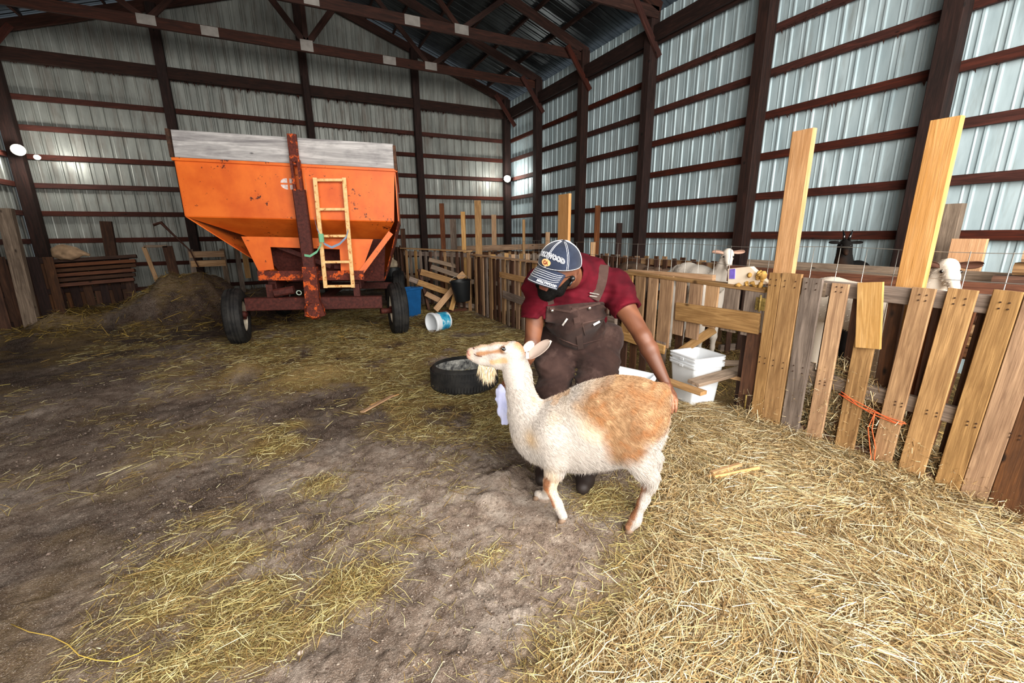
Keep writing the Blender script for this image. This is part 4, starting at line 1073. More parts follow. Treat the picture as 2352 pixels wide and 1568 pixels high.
def goat_col(P):
    q = P-np.array(GP0); s = q@np.array(GU); l = q@np.array(GV); z = P[:, 2]
    w1 = fbm(s, z, 14, 3, 4)-.5; w2 = fbm(s, z, 5, 3, 14)
    c = CRE*(1+.10*(w2[:, None]-.5)) + (lin('E4C8A0')-CRE)*np.clip((w2-.5)*1.6, 0, .5)[:, None]
    def blend(m, col, amt=1.0):
        nonlocal c
        c = c*(1-(m*amt)[:, None]) + col*(m*amt)[:, None]
    m = pmask(s+w1*.05, z+w1*.05, TAN_P, .03); blend(m, TAN*(1+.0), .92)
    streak = fbm(s+z*.6, z-s*.3, 30, 3, 40); blend(m*np.clip((streak-.5)*3, 0, 1), lin('A86A38'), .55)
    blend(m*np.clip((.46-streak)*3, 0, 1), lin('D8B48A'), .5)
    blend(np.exp(-((s-.50)/.035)**2-((z-.47)/.04)**2)*.6, lin('E0BC88'))
    def seg(x0, z0, x1, z1, r, col, amt=1.0, lz=None):
        dx, dz = x1-x0, z1-z0; t_ = np.clip(((s-x0)*dx+(z-z0)*dz)/(dx*dx+dz*dz), 0, 1)
        d = np.hypot(s-x0-t_*dx, z-z0-t_*dz)+w1*.02; blend(np.clip(1.6-d/r*1.3, 0, 1), col, amt)
    e0, e1 = gp(1152, 805, -.04), gp(1098, 813, -.03); seg(*e1, *e0, .013, lin('A06C3C'), .85)
    e0, e1 = gp(1165, 783, 0), gp(1090, 795, 0); seg(*e1, *e0, .010, lin('C49A70'), .6)
    e0, e1 = gp(1128, 832, -.04), gp(1160, 828, -.04); seg(*e1, *e0, .014, lin('D0A26C'), .75)
    e0, e1 = gp(1188, 790, -.03), gp(1206, 815, -.05); seg(*e1, *e0, .024, lin('BE7E4C'), .8)
    seg(.84, .862, .86, .835, .020, lin('D49A80'), .7)
    seg(*gp(1258, 1098, -.1), *gp(1254, 1118, -.1), .022, lin('8A5430'), .9); seg(*gp(1258, 1120, -.1), *gp(1272, 1160, -.1), .013, lin('A8683C'), .8)
    fr = (z < .30) & (s < .1)
    seg(*gp(1478, 1108, -.1), *gp(1452, 1185, -.1), .017, lin('8E5C3A'), .95); seg(*gp(1447, 1195, -.1), *gp(1440, 1215, -.1), .014, lin('A87450'), .9)
    blend(np.clip((.028-z)/.01, 0, 1), lin('8A7462'), .8)
    tp = np.clip((z-.60)/.05, 0, 1)*(s > .33)*(s < .52); blend(tp*.5*(fbm(s, l, 20, 2, 9) > .5), lin('C89A68'))
    return c
goat = empty('goat', GP0, label='cream goat with tan rump and beard standing in front of the man', cat='goat')
npmesh('body', Vg, Fg, COAT, goat, Matrix.Identity(4), col=goat_col(Vg))
# coat
P, Nn = surfpts(Vg, Fg, 120000); P = P+0; Nn = fg.grad(P)
q = P-np.array(GP0); s_ = q@np.array(GU); z_ = P[:, 2]
flow = -np.array(GU)[None]*.9 + np.array([0, 0, -1.0])[None]*.55
hd = (s_ > .56) & (z_ > .7)
flow = np.where(hd[:, None], -np.array(GU)*.6+np.array([0, 0, -.5]), flow)
flow = np.where(((z_ < .33))[:, None], np.array([0, 0, -1.0]), flow)
flow = flow + RNG.normal(0, .22, flow.shape)
D = Nn*RNG.uniform(.08, .28, (len(P), 1)) + flow - Nn*np.sum(flow*Nn, 1, keepdims=True)
D /= np.linalg.norm(D, axis=1, keepdims=True)
L = np.where(hd, .006, .0155)*RNG.uniform(.6, 1.3, len(P)); L = np.where(z_ < .26, .007, L)
L = np.where((Nn[:, 2] < -.3) & (z_ < .42) & (z_ > .22), L*1.7, L); L = np.where((s_ < .02) & (z_ > .28) & (z_ < .52), L*1.5, L)
hairs('coat_hair', P, D, L, np.where(hd, .0010, .0015), goat_col(P)*RNG.uniform(.84, 1.12, (len(P), 1)), COAT, goat, .15)
# beard
nb = 900; ub = RNG.random(nb)
B0 = np.array([gw(.800-.085*a, RNG.normal(0, .010), .796-.012*math.sin(a*3)) for a in ub])
bd = np.tile(np.array(GU)*.02+np.array([0, 0, -1.]), (nb, 1)) + RNG.normal(0, .16, (nb, 3)); bd /= np.linalg.norm(bd, axis=1, keepdims=True)
hairs('beard', B0, bd, RNG.uniform(.045, .095, nb)*(.55+.6*np.sin(ub*3.1)), np.full(nb, .0026), pick_cols(nb, ['F2E2C8', 'E0C8A0', 'D0B088'], [3, 2, 1]), COAT, goat, .05)
# ears: cupped leaves
def ear(name, base, tip, side, w_, parent, col, mat, cup=.35, label=None):
    base, tip = V(*base), V(*tip); d = tip-base; L_ = d.length; d.normalize(); sd = V(*side); sd = (sd-d*sd.dot(d)).normalized(); n = d.cross(sd)
    vs, fs = [], []; NU, NV_ = 14, 9
    for lay_ in (0, 1):
        for i in range(NU+1):
            u_ = i/NU; wd_ = w_*max(.10, math.sqrt(max(0, 1-((u_-.52)/.485)**2))*(.80+.2*u_))
            for j in range(NV_+1):
                v_ = (j/NV_-.5)*2; z = -cup*w_*(1-v_*v_)*(1-u_*.6) + (.0025 if lay_ else -.0025)
                vs.append(base + d*(u_*L_) + sd*(v_*wd_*.5) + n*z)
    o = (NU+1)*(NV_+1)
    for i in range(NU):
        for j in range(NV_):
            a = i*(NV_+1)+j; fs.append((a, a+1, a+NV_+2, a+NV_+1)); fs.append((o+a, o+a+NV_+1, o+a+NV_+2, o+a+1))
    for i in range(NU):
        for j in (0, NV_):
            a = i*(NV_+1)+j; fs.append((a, a+NV_+1, o+a+NV_+1, o+a))
    for i in (0, NU):
        for j in range(NV_):
            a = i*(NV_+1)+j; fs.append((a, a+1, o+a+1, o+a))
    c = np.ones((len(vs), 4)); c[:, :3] = col; c[:o, :3] = np.array(col)*.98
    return mesh(name, vs, fs, mat, parent, Matrix.Identity(4), True, c)
e0 = atP(1207, 824, GP0+GV*-.055, GV); e1 = atP(1264, 783, GP0+GV*-.115, GV)
ear('ear', e0, e1, V(.25, .0, 1), .062, goat, lin('C4B0A4'), COAT)
e0 = atP(1200, 806, GP0+GV*.045, GV); e1 = atP(1226, 786, GP0+GV*.11, GV)
ear('ear', e0, e1, V(-.3, .2, 1), .050, goat, lin('DCCABC'), COAT)
TAGM = plain('ear_tag_plastic', 'F4F0E8', .4)
p = atP(1211, 816, GP0+GV*-.075, GV); MB().bar(p+V(0, 0, .016), p-V(0, 0, .014), .014, .003, GV, .001).build('ear_tag', TAGM, goat)
EYE_W = plain('eye_pale', 'CFA860', .25, 0, .6); EYE_B = plain('eye_dark', '0C0A0C', .12, 0, .8)
def ball(name, c, r, mat, parent, sc=(1, 1, 1)):
    mb = MB(); mb.lathe([(max(.0001, r*math.sin(a)), -r*math.cos(a)) for a in np.linspace(0, math.pi, 11)], 16, Matrix.Translation(c) @ Matrix.Diagonal((*sc, 1)))
    return mb.build(name, mat, parent, smooth=True)
for l in (-1, 1):
    p = gw(.652, l*.0475, .896); o = ball('eye', p, .0135, EYE_B, goat, (1, 1, .8))
    ball('eye_glint', p+GV*l*.0115+V(0, 0, .006)+GU*.003, .0022, plain('glint', 'E8F0F8', .2), o)
    MB().tube([p+GV*l*.004+GU*a+V(0, 0, z) for a, z in ((-.016, .0), (-.008, .010), (.002, .013), (.012, .009), (.018, .001))], .0024, 6).build('eyelid', plain('eyelid_brown', '6E4630', .7), goat, smooth=True)
MOU = plain('mouth_dark', '5A3428', .7); PIN = plain('nostril_pink', 'B07A6C', .6)
def fl(px, py): 
    q = fg.hit(px, py, 1.8, 2.9, .0012); return q
for nm, pts, rad, mt in (('mouth_line', ((1089, 812), (1093, 815), (1099, 817), (1107, 818)), .0022, MOU), ('nostril', ((1083, 797), (1087, 799), (1090, 802)), .0035, MOU), ('lip', ((1074, 806), (1077, 811), (1080, 815)), .0045, PIN)):
    P = [q for q in (fl(*p) for p in pts) if q is not None]
    if len(P) > 1: MB().tube(P, rad, 6).build(nm, mt, goat, smooth=True)
HOOF = plain('hoof_horn', '8C7460', .55)
def hoof(a, l, z):
    mb = MB()
    for k in (-1, 1):
        mb.tube([gw(a-.008, l+k*.011, z+.026), gw(a+.006, l+k*.012, z+.012), gw(a+.020, l+k*.010, z+.001)], [.014, .0155, .009], 10)
    mb.build('hoof', HOOF, goat, smooth=True)
hoof(.004, -.09, .0); hoof(-.052, .09, .0); hoof(hf[0]+.0, -.09, .0); hoof(h2[0]+.004, .07, .0)

def back_goat(name, loc, face, body_len, zc, cols, label, horns=0, earw=.035, hs=1.0, headz=.82, headdir=None, dark_ears=None, seed=0, patch=None, lie=0):
    """a penned goat: head towards `face`, body behind it; loc is the point on the ground under its chest"""
    F3 = V(*face).normalized(); S3 = V(-F3.y, F3.x, 0).normalized(); hdv = V(*(headdir or face)).normalized(); loc = V(*loc)
    hS = hdv.cross(V(0, 0, 1)).normalized(); hU = hS.cross(hdv).normalized()
    f = Field(loc-V(1.0, 1.0, .02)-F3*body_len*.3, loc+V(1.0, 1.0, 1.5)-F3*body_len*.3, .0115)
    f.chain([(*(loc+F3*.02+V(0, 0, zc)), .13), (*(loc-F3*body_len*.35+V(0, 0, zc-.02)), .18), (*(loc-F3*body_len*.75+V(0, 0, zc+.01)), .17), (*(loc-F3*body_len+V(0, 0, zc+.03)), .12)], .04, (S3, .8))
    hc = loc+F3*.17+V(0, 0, headz)
    f.chain([(*(loc+F3*.05+V(0, 0, zc+.05)), .10), (*(loc+F3*.13+V(0, 0, (zc+headz)/2+.02)), .065), (*(hc-hdv*.03-V(0, 0, .02)), .06)], .04)
    def hp(a, b, c): return hc+hdv*a*hs+hS*b*hs+hU*c*hs
    f.chain([(*hp(-.01, 0, .01), .058*hs), (*hp(.08, 0, -.005), .046*hs), (*hp(.17, 0, -.02), .030*hs), (*hp(.20, 0, -.025), .026*hs)], .02, (hS, .85))
    for sx in (-1, 1):
        for a in (-.02, -body_len*.93):
            b = loc+F3*a+S3*.09*sx; f.chain([(*(b+V(0, 0, zc-.05)), .075), (*(b+V(0, 0, .28)), .035), (*(b+V(0, 0, .15)), .022), (*(b+V(0, 0, .02)), .024)], .03)
    if horns is not None: pass
    Vx, Fx = f.surf(1)
    base, sec = cols
    nz = fbm(Vx[:, 0]+Vx[:, 2], Vx[:, 1]+Vx[:, 2]*.7, 4, 3, seed)
    m = np.clip((nz-.54)*10, 0, 1) if patch is None else patch(Vx, hp)
    c = lin(base)*(1-m[:, None]) + lin(sec)*m[:, None]
    r = empty(name, loc, label=label, cat='goat')
    npmesh('body', Vx, Fx, COAT, r, Matrix.Identity(4), col=c)
    P, Nn = surfpts(Vx, Fx, 9000); Nn = f.grad(P); D = Nn*.3-np.array(F3)*.7+np.array([0, 0, -.5])+RNG.normal(0, .2, P.shape); D /= np.linalg.norm(D, axis=1, keepdims=True)
    nzp = fbm(P[:, 0]+P[:, 2], P[:, 1]+P[:, 2]*.7, 4, 3, seed); mp_ = np.clip((nzp-.54)*10, 0, 1) if patch is None else patch(P, hp)
    hairs('coat_hair', P, D, RNG.uniform(.007, .015, len(P)), np.full(len(P), .003), (lin(base)*(1-mp_[:, None]) + lin(sec)*mp_[:, None])*RNG.uniform(.85, 1.1, (len(P), 1)), COAT, r, .15)
    for sx in (-1, 1):
        ear('ear', hp(-.01, sx*.045, .025), hp(-.03, sx*.165, .02), hdv*.35+V(0, 0, .5), earw*1.7, r, lin(dark_ears or base), COAT)
        ball('eye', hp(.045, sx*.042, .012), .012*hs, EYE_B, r)
        if horns: MB().tube([hp(-.0, sx*.022, .05), hp(-.03, sx*.03, .11), hp(-.08, sx*.045, .15)], [.014, .011, .004], 8).build('horn', EYE_B, r, smooth=True)
        MB().tube([hp(.205, sx*.010, -.012), hp(.209, sx*.014, -.010)], .004, 6).build('nostril', EYE_B, r, smooth=True)
    return r
# black goat with horns by the wall
p = atX(1945, 562, 4.75)
back_goat('goat', (p.x+.12, p.y+.03, 0), (-1, -.25, 0), .62, p.z-.36, ('14100E', '2E1C12'), 'black goat with dark horns facing the lens near the right wall', 1, .022, .80, p.z-.0, (-.80, -.50, -.35), seed=3)
# white faced goat at the right, body towards the left
p = atX(2198, 627, 3.55)
def pt(Vx, hp):
    c = np.array(hp(.06, -.05, .0)); return np.clip(1.5-np.linalg.norm(Vx-c, axis=1)/.035, 0, 1)
back_goat('goat', (p.x+.02, p.y+.20, 0), (-.25, -.97, 0), .75, p.z-.28, ('F0E2D0', '5A3A22'), 'white goat with brown eye stripe standing behind the near slats', None, .04, .95, p.z+.02, (-.75, -.55, -.5), '4A2E22', seed=5, patch=pt)
# white goat left of the tall timbers
p = atX(1665, 585, 4.05)
def pt2(Vx, hp): return np.zeros(len(Vx))
back_goat('goat', (p.x+.05, p.y+.14, 0), (-.2, -.95, 0), .62, p.z-.30, ('EADFD2', 'B89A80'), 'white goat with a pale head beyond the wire left of the timbers', None, .035, .95, p.z, (-.6, -.6, -.7), 'C8A08C', seed=8, patch=pt2)
# grey-brown kid backs low in the pens
for px, py, X, lb in ((1505, 612, 3.75, 'grey goat lying low behind the gate rail'), (1175, 585, 3.9, 'pale goat half hidden in the pen left of the cap')):
    p = atX(px, py, X); back_goat('goat', (p.x, p.y+.1, 0), (-.1, -1, 0), .5, p.z-.15, ('5E4A3C', '3A2C24') if X < 3.8 else ('C8B8A4', '9A8468'), lb, None, .03, .85, p.z-.06, (-.4, -.8, -.5), seed=int(px))
# ------------------------------------------------------------------ the man bending behind the goat
SKIN_C, SKIN_L, SKIN_D = lin('5E3826'), lin('84543A'), lin('4A2818')
t = NT('skin'); at = t.N('Attribute', attribute_name='Col'); t.bump(t.noise(t.obj(), 160, 3), .08, .002)
SKIN = t.out(at.outputs['Color'], .5, 0, .4)
t.b.inputs['Subsurface Weight'].default_value = .06; t.b.inputs['Subsurface Radius'].default_value = (.01, .004, .002)
def fabric(name, c, c2, rough=.9, weave=420, sheen=.1, dust=None):
    t = NT(name); n1 = t.noise(t.obj(), 7, 5, .6); n2 = t.noise(t.obj(), weave, 2, .5)
    col = t.ramp(n1, [(.3, srgb(c2)), (.7, srgb(c))])
    if dust:
        n3 = t.noise(t.obj(), 5, 6, .7); col = t.mix(t.ramp(n3, [(.5, (0, 0, 0, 1)), (.75, (.7, .7, .7, 1))]), col, srgb(dust))
    t.bump(n2, .15, .002); m = t.out(col, rough, 0, .15); t.b.inputs['Sheen Weight'].default_value = sheen; return m
SHIRT = fabric('maroon_cotton', '5C0A1A', '36040E', .85, 420, 0)
DUCK = fabric('brown_duck_canvas', '42302B', '291C1A', .9, 300, .05, '665049')
DUCK2 = fabric('faded_strap_canvas', '4E3B35', '382824', .9, 300, .05, '5E4A43')
DENIM = fabric('washed_navy_denim', '232A3C', '181E2C', .9, 500, .15, '323B4E')
BLACK = plain('black_plastic', '0E0E10', .35, 0, .5)
WHITE = plain('white_thread', 'ECECF0', .8)
STEELB = plain('buckle_metal', 'B0A8A0', .35, .9)
LEATH = plain('dark_boot_leather', '2A211E', .6, 0, .4)
man = empty('person', G(1300, 1085), label='man in navy cap, maroon T-shirt and brown bib overalls bending over the goat', cat='person')
dd = lambda px, py, d: np.array(atD(px, py, d))
TOC = -np.array(_f); RI = np.array(_r); UPc = np.array(_u)
# joints
PEL = dd(1332, 775, 2.72); ABD = dd(1325, 735, 2.60); CHE = dd(1318, 690, 2.46); NECK0 = dd(1330, 628, 2.42)
HL, HR = dd(1282, 790, 2.74), dd(1384, 788, 2.70)            # hips as seen left / right
KL, KR = dd(1268, 905, 2.58), dd(1364, 895, 2.52)
AL = np.array(G(1262, 1075))+[0, .0, .10]; AR = np.array(G(1352, 1092))+[0, .0, .10]
SR = dd(1402, 652, 2.42); SL = dd(1238, 655, 2.40)
ER = dd(1476, 772, 2.26); WR = dd(1528, 878, 2.22)
EL = dd(1222, 792, 2.42); WL = dd(1186, 872, 2.52)
HC = dd(1281, 622, 2.06)                                      # centre of the skull
hz = .87*UPc + .47*TOC + .10*RI; hz /= np.linalg.norm(hz)
hy = -.66*RI - .38*UPc + .64*TOC; hy -= hz*(hy@hz); hy /= np.linalg.norm(hy)
hx = np.cross(hy, hz)
def H(a, b, c): return HC + hx*a + hy*b + hz*c
lo = np.minimum.reduce([AL, AR, WL, WR, HC])-.28; hi = np.maximum.reduce([AL, AR, WR, HC, SR, PEL, SL])+.30; lo[2] = -.02
fb = Field(lo, hi, .0065)
def bc(pts, k=.02, flat=None, F=None): (F or fb).chain([(*p, r) for p, r in pts], k, flat)
bc([(PEL, .13), (ABD, .125), (CHE, .14), ((CHE+NECK0)/2, .12)], .03)
bc([(HL, .085), (KL, .06), (AL, .045)]); bc([(HR, .085), (KR, .06), (AR, .045)])
bc([(NECK0, .075), ((NECK0+HC)/2+hz*-.02, .062), (H(0, -.03, -.05), .058)], .03)
bc([(NECK0, .10), (SR, .075)], .03); bc([(NECK0, .10), (SL, .075)], .03)
bc([(SR, .066), (ER*.45+SR*.55, .058), (ER, .044), (ER*.72+WR*.28, .046), (WR, .028)], .015)
bc([(SL, .066), (EL*.45+SL*.55, .056), (EL, .043), (EL*.7+WL*.3, .045), (WL, .028)], .015)
# head
HR_ = np.stack([hx, hy, hz])
fb.ell(H(0, -.012, .025), (.076, .097, .098), HR_, .02)
fb.ell(H(0, .030, -.040), (.062, .068, .075), HR_, .03)
fb.ell(H(0, .055, -.088), (.040, .036, .032), HR_, .03)
fb.cap(H(0, .092, .005), H(0, .112, -.032), .010, .015, .012)      # nose
for sx in (-1, 1):
    fb.ell(H(sx*.015, .103, -.035), (.010, .011, .009), HR_, .008)
    fb.cap(H(sx*.020, .090, .022), H(sx*.052, .072, .018), .009, .008, .012)   # brow
    fb.ell(H(sx*.046, .070, -.030), (.022, .018, .020), HR_, .02)      # cheek
    fb.ell(H(sx*.031, .096, .002), (.015, .010, .011), HR_, .008, sub=True)
    fb.ell(H(sx*.080, -.012, -.012), (.010, .022, .032), HR_, .008); fb.ell(H(sx*.088, -.006, -.010), (.006, .012, .018), HR_, .005, sub=True)
fb.cap(H(-.020, .098, -.058), H(.020, .098, -.058), .0075, .0075, .006); fb.cap(H(-.018, .096, -.070), H(.018, .096, -.070), .009, .009, .006)
fb.cap(H(-.020, .108, -.064), H(.020, .108, -.064), .003, .003, .003, sub=True)
Bv, Bf = fb.surf(1)
def skin_col(P):
    q = P-HC; a, b, c_ = q@hx, q@hy, q@hz
    n = fbm(P[:, 0]+P[:, 2], P[:, 1]-P[:, 2], 12, 3, 5)
    c = SKIN_C + (SKIN_L-SKIN_C)*np.clip((n-.35)*1.6, 0, 1)[:, None]
    lip = (np.abs(a) < .026) & (b > .07) & (c_ > -.079) & (c_ < -.053); c[lip] = lin('7A4638')
    return c
npmesh('body', Bv, Bf, SKIN, man, Matrix.Identity(4), col=skin_col(Bv))
# ---- hands, five fingers each, rooted in the wrists
def hand(name, wrist, palm_dir, palm_nrm, thumb_side, curl, scale=1.0, spread=.10):
    d = np.array(palm_dir, float); d /= np.linalg.norm(d); n = np.array(palm_nrm, float); n -= d*(n@d); n /= np.linalg.norm(n); s = np.cross(d, n)*thumb_side
    f = Field(wrist-.14, wrist+.24*1.0, .0036); w_ = np.array(wrist)
    P = lambda a, b, c: w_ + (d*a + s*b + n*c)*scale
    f.cap(w_-d*.03, P(.02, 0, 0), .027*scale, .026*scale, .01, (n, .8))
    for b0, r in ((.022, .017), (.008, .018), (-.008, .017), (-.022, .015)): f.cap(P(.015, b0*.6, 0), P(.082, b0*1.25, -.002), .018*scale, .0125*scale, .010)
    for (b0, ln, r) in ((.031, .070, .0095), (.011, .078, .0098), (-.009, .073, .0093), (-.028, .058, .0083)):
        p = P(.085, b0, 0); dirv = d + s*b0/.03*spread; an = 0
        for kk, fr in enumerate((.42, .32, .26)):
            an += curl*(.6, 1.0, .8)[kk]; v = dirv*math.cos(an) + n*math.sin(an); v /= np.linalg.norm(v); q = p+v*ln*fr*scale
            f.cap(p, q, r*scale*(1-.09*kk), r*scale*(1-.09*(kk+1)), .004); p = q
    p = P(.022, .026, .004); q = P(.055, .055, .014); f.cap(p, q, .015*scale, .012*scale, .010); q2 = P(.082, .062, .020); f.cap(q, q2, .0115*scale, .0105*scale, .004); q3 = P(.105, .060, .024); f.cap(q2, q3, .0105*scale, .008*scale, .004)
    Vx, Fx = f.surf(1); c = skin_col(Vx)
    c = c + (lin('B07A5C')-c)*np.clip((fbm(Vx[:, 0], Vx[:, 1]+Vx[:, 2], 30, 2, 3)-.45)*2, 0, .6)[:, None]
    npmesh(name, Vx, Fx, SKIN, man, Matrix.Identity(4), col=c)
tipR = dd(1549, 945, 2.13)
hand('hand', WR, tipR-WR, -(dd(1500, 920, 2.30)-dd(1540, 900, 2.2))*-1.0, 1, .28)
tipL = dd(1152, 885, 2.44)
hand('hand', WL, tipL-WL, np.array([0, 0, -1.])+TOC*.25, 1, .75, .95)
# ---- T-shirt
fs = Field(lo, hi, .007)
bc([(ABD, .150), (CHE, .172), ((CHE+NECK0)/2, .150), (NECK0-np.array([0, 0, .02]), .105)], .05, (TOC, .85), fs)
bc([((CHE+NECK0)/2+np.array([0, 0, .02]), .12), (SR, .094)], .05, None, fs); bc([((CHE+NECK0)/2+np.array([0, 0, .02]), .12), (SL, .094)], .05, None, fs)
sR = SR*.46+ER*.54; sL = SL*.44+EL*.56
bc([(SR, .092), (sR, .082)], .03, None, fs); bc([(SL, .090), (sL, .080)], .03, None, fs)
bc([(dd(1362, 650, 2.50), .125), (dd(1352, 628, 2.45), .095)], .05, None, fs)
bc([(CHE-RI*.02, .165), (PEL*.5+ABD*.5, .160)], .04, (TOC, .85), fs)
def folds(F, amp, sc, seed, dirs):
    g = F.grid(); 
    for (dx, dy, dz), ph in dirs:
        w1 = np.sin((g[0]*dx+g[1]*dy+g[2]*dz)*sc + 1.9*np.sin(g[2]*17+ph)+1.3*np.sin(g[0]*13+g[1]*11+ph*2)+ph)
        F.f += (amp*np.sign(w1)*np.abs(w1)**2.4).astype(np.float32)
folds(fs, .010, 34, 1, (((.6, .3, 1.0), .3), ((-.8, .4, .7), 2.1)))
# open the sleeve ends and neck
def cutplane(F, p, n, rad):
    """remove what lies beyond p along n inside a ball"""
    n = np.array(n)/np.linalg.norm(n); sl, g = F.win(p-rad, p+rad)
    X = [g[i]-p[i] for i in range(3)]; d = X[0]*n[0]+X[1]*n[1]+X[2]*n[2]; ball_ = np.sqrt(X[0]**2+X[1]**2+X[2]**2)-rad
    rem = np.maximum(-d, ball_); F.f[sl] = np.maximum(F.f[sl], -rem)
cutplane(fs, sR, ER-SR, .13); cutplane(fs, sL, EL-SL, .13)
for s_, w0, e_ in ((SR, sR, ER), (SL, sL, EL)):
    ax = (e_-s_)/np.linalg.norm(e_-s_); fs.cap(w0-ax*.012, w0+ax*.05, .062, .062, .004, sub=True)
bc([(NECK0, .108), (NECK0+(HC-NECK0)*.36, .088)], .03, None, fs)
fs.cap(NECK0+(HC-NECK0)*.50, NECK0+(HC-NECK0)*.95, .070, .078, .01, sub=True)
Sv, Sf = fs.surf(1); npmesh('t_shirt', Sv, Sf, SHIRT, man, Matrix.Identity(4))
# ---- overalls
fo = Field(lo, hi, .007)
bc([(HL, .128), (HL*.5+KL*.5, .112), (KL, .098), (KL*.45+AL*.55, .088), (AL, .082)], .035, None, fo)
bc([(HR, .130), (HR*.5+KR*.5, .114), (KR, .100), (KR*.45+AR*.55, .088), (AR, .082)], .035, None, fo)
bc([(PEL, .168), (ABD*.85+PEL*.15, .172)], .05, (TOC, .88), fo); bc([(HL+np.array([0, 0, .03]), .12), (HR+np.array([0, 0, .03]), .12)], .04, None, fo)
# bib: follows the chest, only in front
fbib = Field(lo, hi, .007); fbib.f = np.minimum(fs.f-.012, 1)
g = fbib.grid()
def lin3(p, n): n = np.array(n)/np.linalg.norm(n); return (g[0]-p[0])*n[0]+(g[1]-p[1])*n[1]+(g[2]-p[2])*n[2]
tl, tr = dd(1256, 702, 2.30), dd(1392, 690, 2.28); bl_, br_ = dd(1246, 790, 2.55), dd(1412, 780, 2.5)
topn = np.cross(tr-tl, TOC); topn *= np.sign(topn@UPc)
ln_ = np.cross(TOC, tl-bl_); ln_ *= np.sign(ln_@-RI); rn_ = np.cross(TOC, tr-br_); rn_ *= np.sign(rn_@RI)
tax = NECK0-PEL; tax /= np.linalg.norm(tax); nb = TOC-tax*(TOC@tax); nb /= np.linalg.norm(nb); mid = CHE+nb*.03
cut = np.maximum.reduce([lin3(tl, topn), lin3(tl, ln_), lin3(tr, rn_), -lin3(mid, nb)])
fbib.f = np.maximum(fbib.f, cut.astype(np.float32))
folds(fo, .0085, 26, 2, (((.9, .1, .8), .9), ((-.5, .6, 1.1), 3.0)))
fo.f = np.minimum(fo.f, fbib.f)
Ov, Of = fo.surf(1); npmesh('bib_overalls', Ov, Of, DUCK, man, Matrix.Identity(4))
def onf(F, pts, off=.004): return [q for q in (F.hit(px, py, 1.6, 3.2, off) for px, py in pts) if q is not None]
def ribbon(name, P, w_, th, mat, parent=man, across=None):
    """cloth strap through points, lying flat to the surface it follows"""
    mb = MB(); vs = []; n = len(P)
    for i, p in enumerate(P):
        tg = (P[min(i+1, n-1)]-P[max(i-1, 0)]).normalized(); vw = (CAM0-p).normalized(); s = tg.cross(vw).normalized(); nn = s.cross(tg).normalized()
        if nn.dot(vw) < 0: nn = -nn
        vs += [p-s*w_/2, p+s*w_/2, p+s*w_/2+nn*th, p-s*w_/2+nn*th]
    fs_ = [(0, 1, 2, 3), (4*n-1, 4*n-2, 4*n-3, 4*n-4)]
    for i in range(n-1):
        for k in range(4): a = 4*i; fs_.append((a+k, a+(k+1) % 4, a+4+(k+1) % 4, a+4+k))
    mb.add(vs, fs_); return mb.build(name, mat, parent, smooth=False)
def lerp_pts(a, b, n, bow=0): return [(a[0]+(b[0]-a[0])*i/(n-1)+bow*math.sin(math.pi*i/(n-1)), a[1]+(b[1]-a[1])*i/(n-1)) for i in range(n)]
P = onf(fs, lerp_pts((1361, 688), (1383, 610), 12, 5), .006)
if len(P) > 3: ribbon('strap', P, .066, .005, DUCK2)
P = onf(fs, lerp_pts((1262, 700), (1248, 660), 6), .006)
if len(P) > 2: ribbon('strap', P, .05, .005, DUCK2)
both = Field(lo, hi, .007); both.f = np.minimum(fo.f, fs.f)
for dy_ in (0, 5):
    P = onf(fs, lerp_pts((1350, 674+dy_), (1373, 678+dy_), 5), .013)
    if len(P) > 2: ribbon('buckle', P, .006, .004, STEELB)
for px, py in ((1353, 706), (1268, 712)):
    q = both.hit(px, py, 1.6, 3.2, .004)
    if q is not None: ball('button', q, .011, STEELB, man, (1, 1, 1))
for nm, pts, w_, mt in (('fly_seam', [(1321, 706), (1326, 740), (1331, 775), (1334, 800)], .034, DUCK2), ('bib_hem', lerp_pts((1262, 708), (1310, 716), 5)+lerp_pts((1318, 712), (1392, 692), 6), .012, DUCK2),
                        ('pocket_seam', lerp_pts((1338, 742), (1400, 728), 6), .006, DUCK2), ('pocket_seam', lerp_pts((1338, 742), (1344, 768), 4), .006, DUCK2), ('waist_seam', lerp_pts((1250, 760), (1318, 790), 6)+lerp_pts((1326, 792), (1412, 770), 7), .008, DUCK)):
    P = onf(fo, pts, .002)
    if len(P) > 2: ribbon(nm, P, w_, .0035, mt)
LBL = plain('white_woven_label', 'E8E2DC', .8)
for a, b, w_ in (((1361, 744), (1375, 736), .014), ((1293, 744), (1303, 729), .012)):
    P = onf(fo, lerp_pts(a, b, 3), .008)
    if len(P) > 1: ribbon('cloth_label', P, w_*.8, .003, LBL)
# boots
for A_, tip in ((AL, G(1250, 1100)), (AR, G(1345, 1112))):
    f = Field(A_-.3, A_+.3, .007); T = np.array(tip); T[2] = .035; h_ = A_.copy(); h_[2] = .045
    dv = (T-h_); dv[2] = 0; dv /= np.linalg.norm(dv)
    f.chain([(*(A_+[0, 0, .05]), .062), (*(h_), .052), (*(h_+dv*.12), .050), (*(h_+dv*.19-[0, 0, .01]), .040)], .03)
    gq = f.grid(); f.f = np.maximum(f.f, (-.002-gq[2]).astype(np.float32)+0*f.f)
    bv, bf_ = f.surf(1); npmesh('boot', bv, bf_, LEATH, man, Matrix.Identity(4))
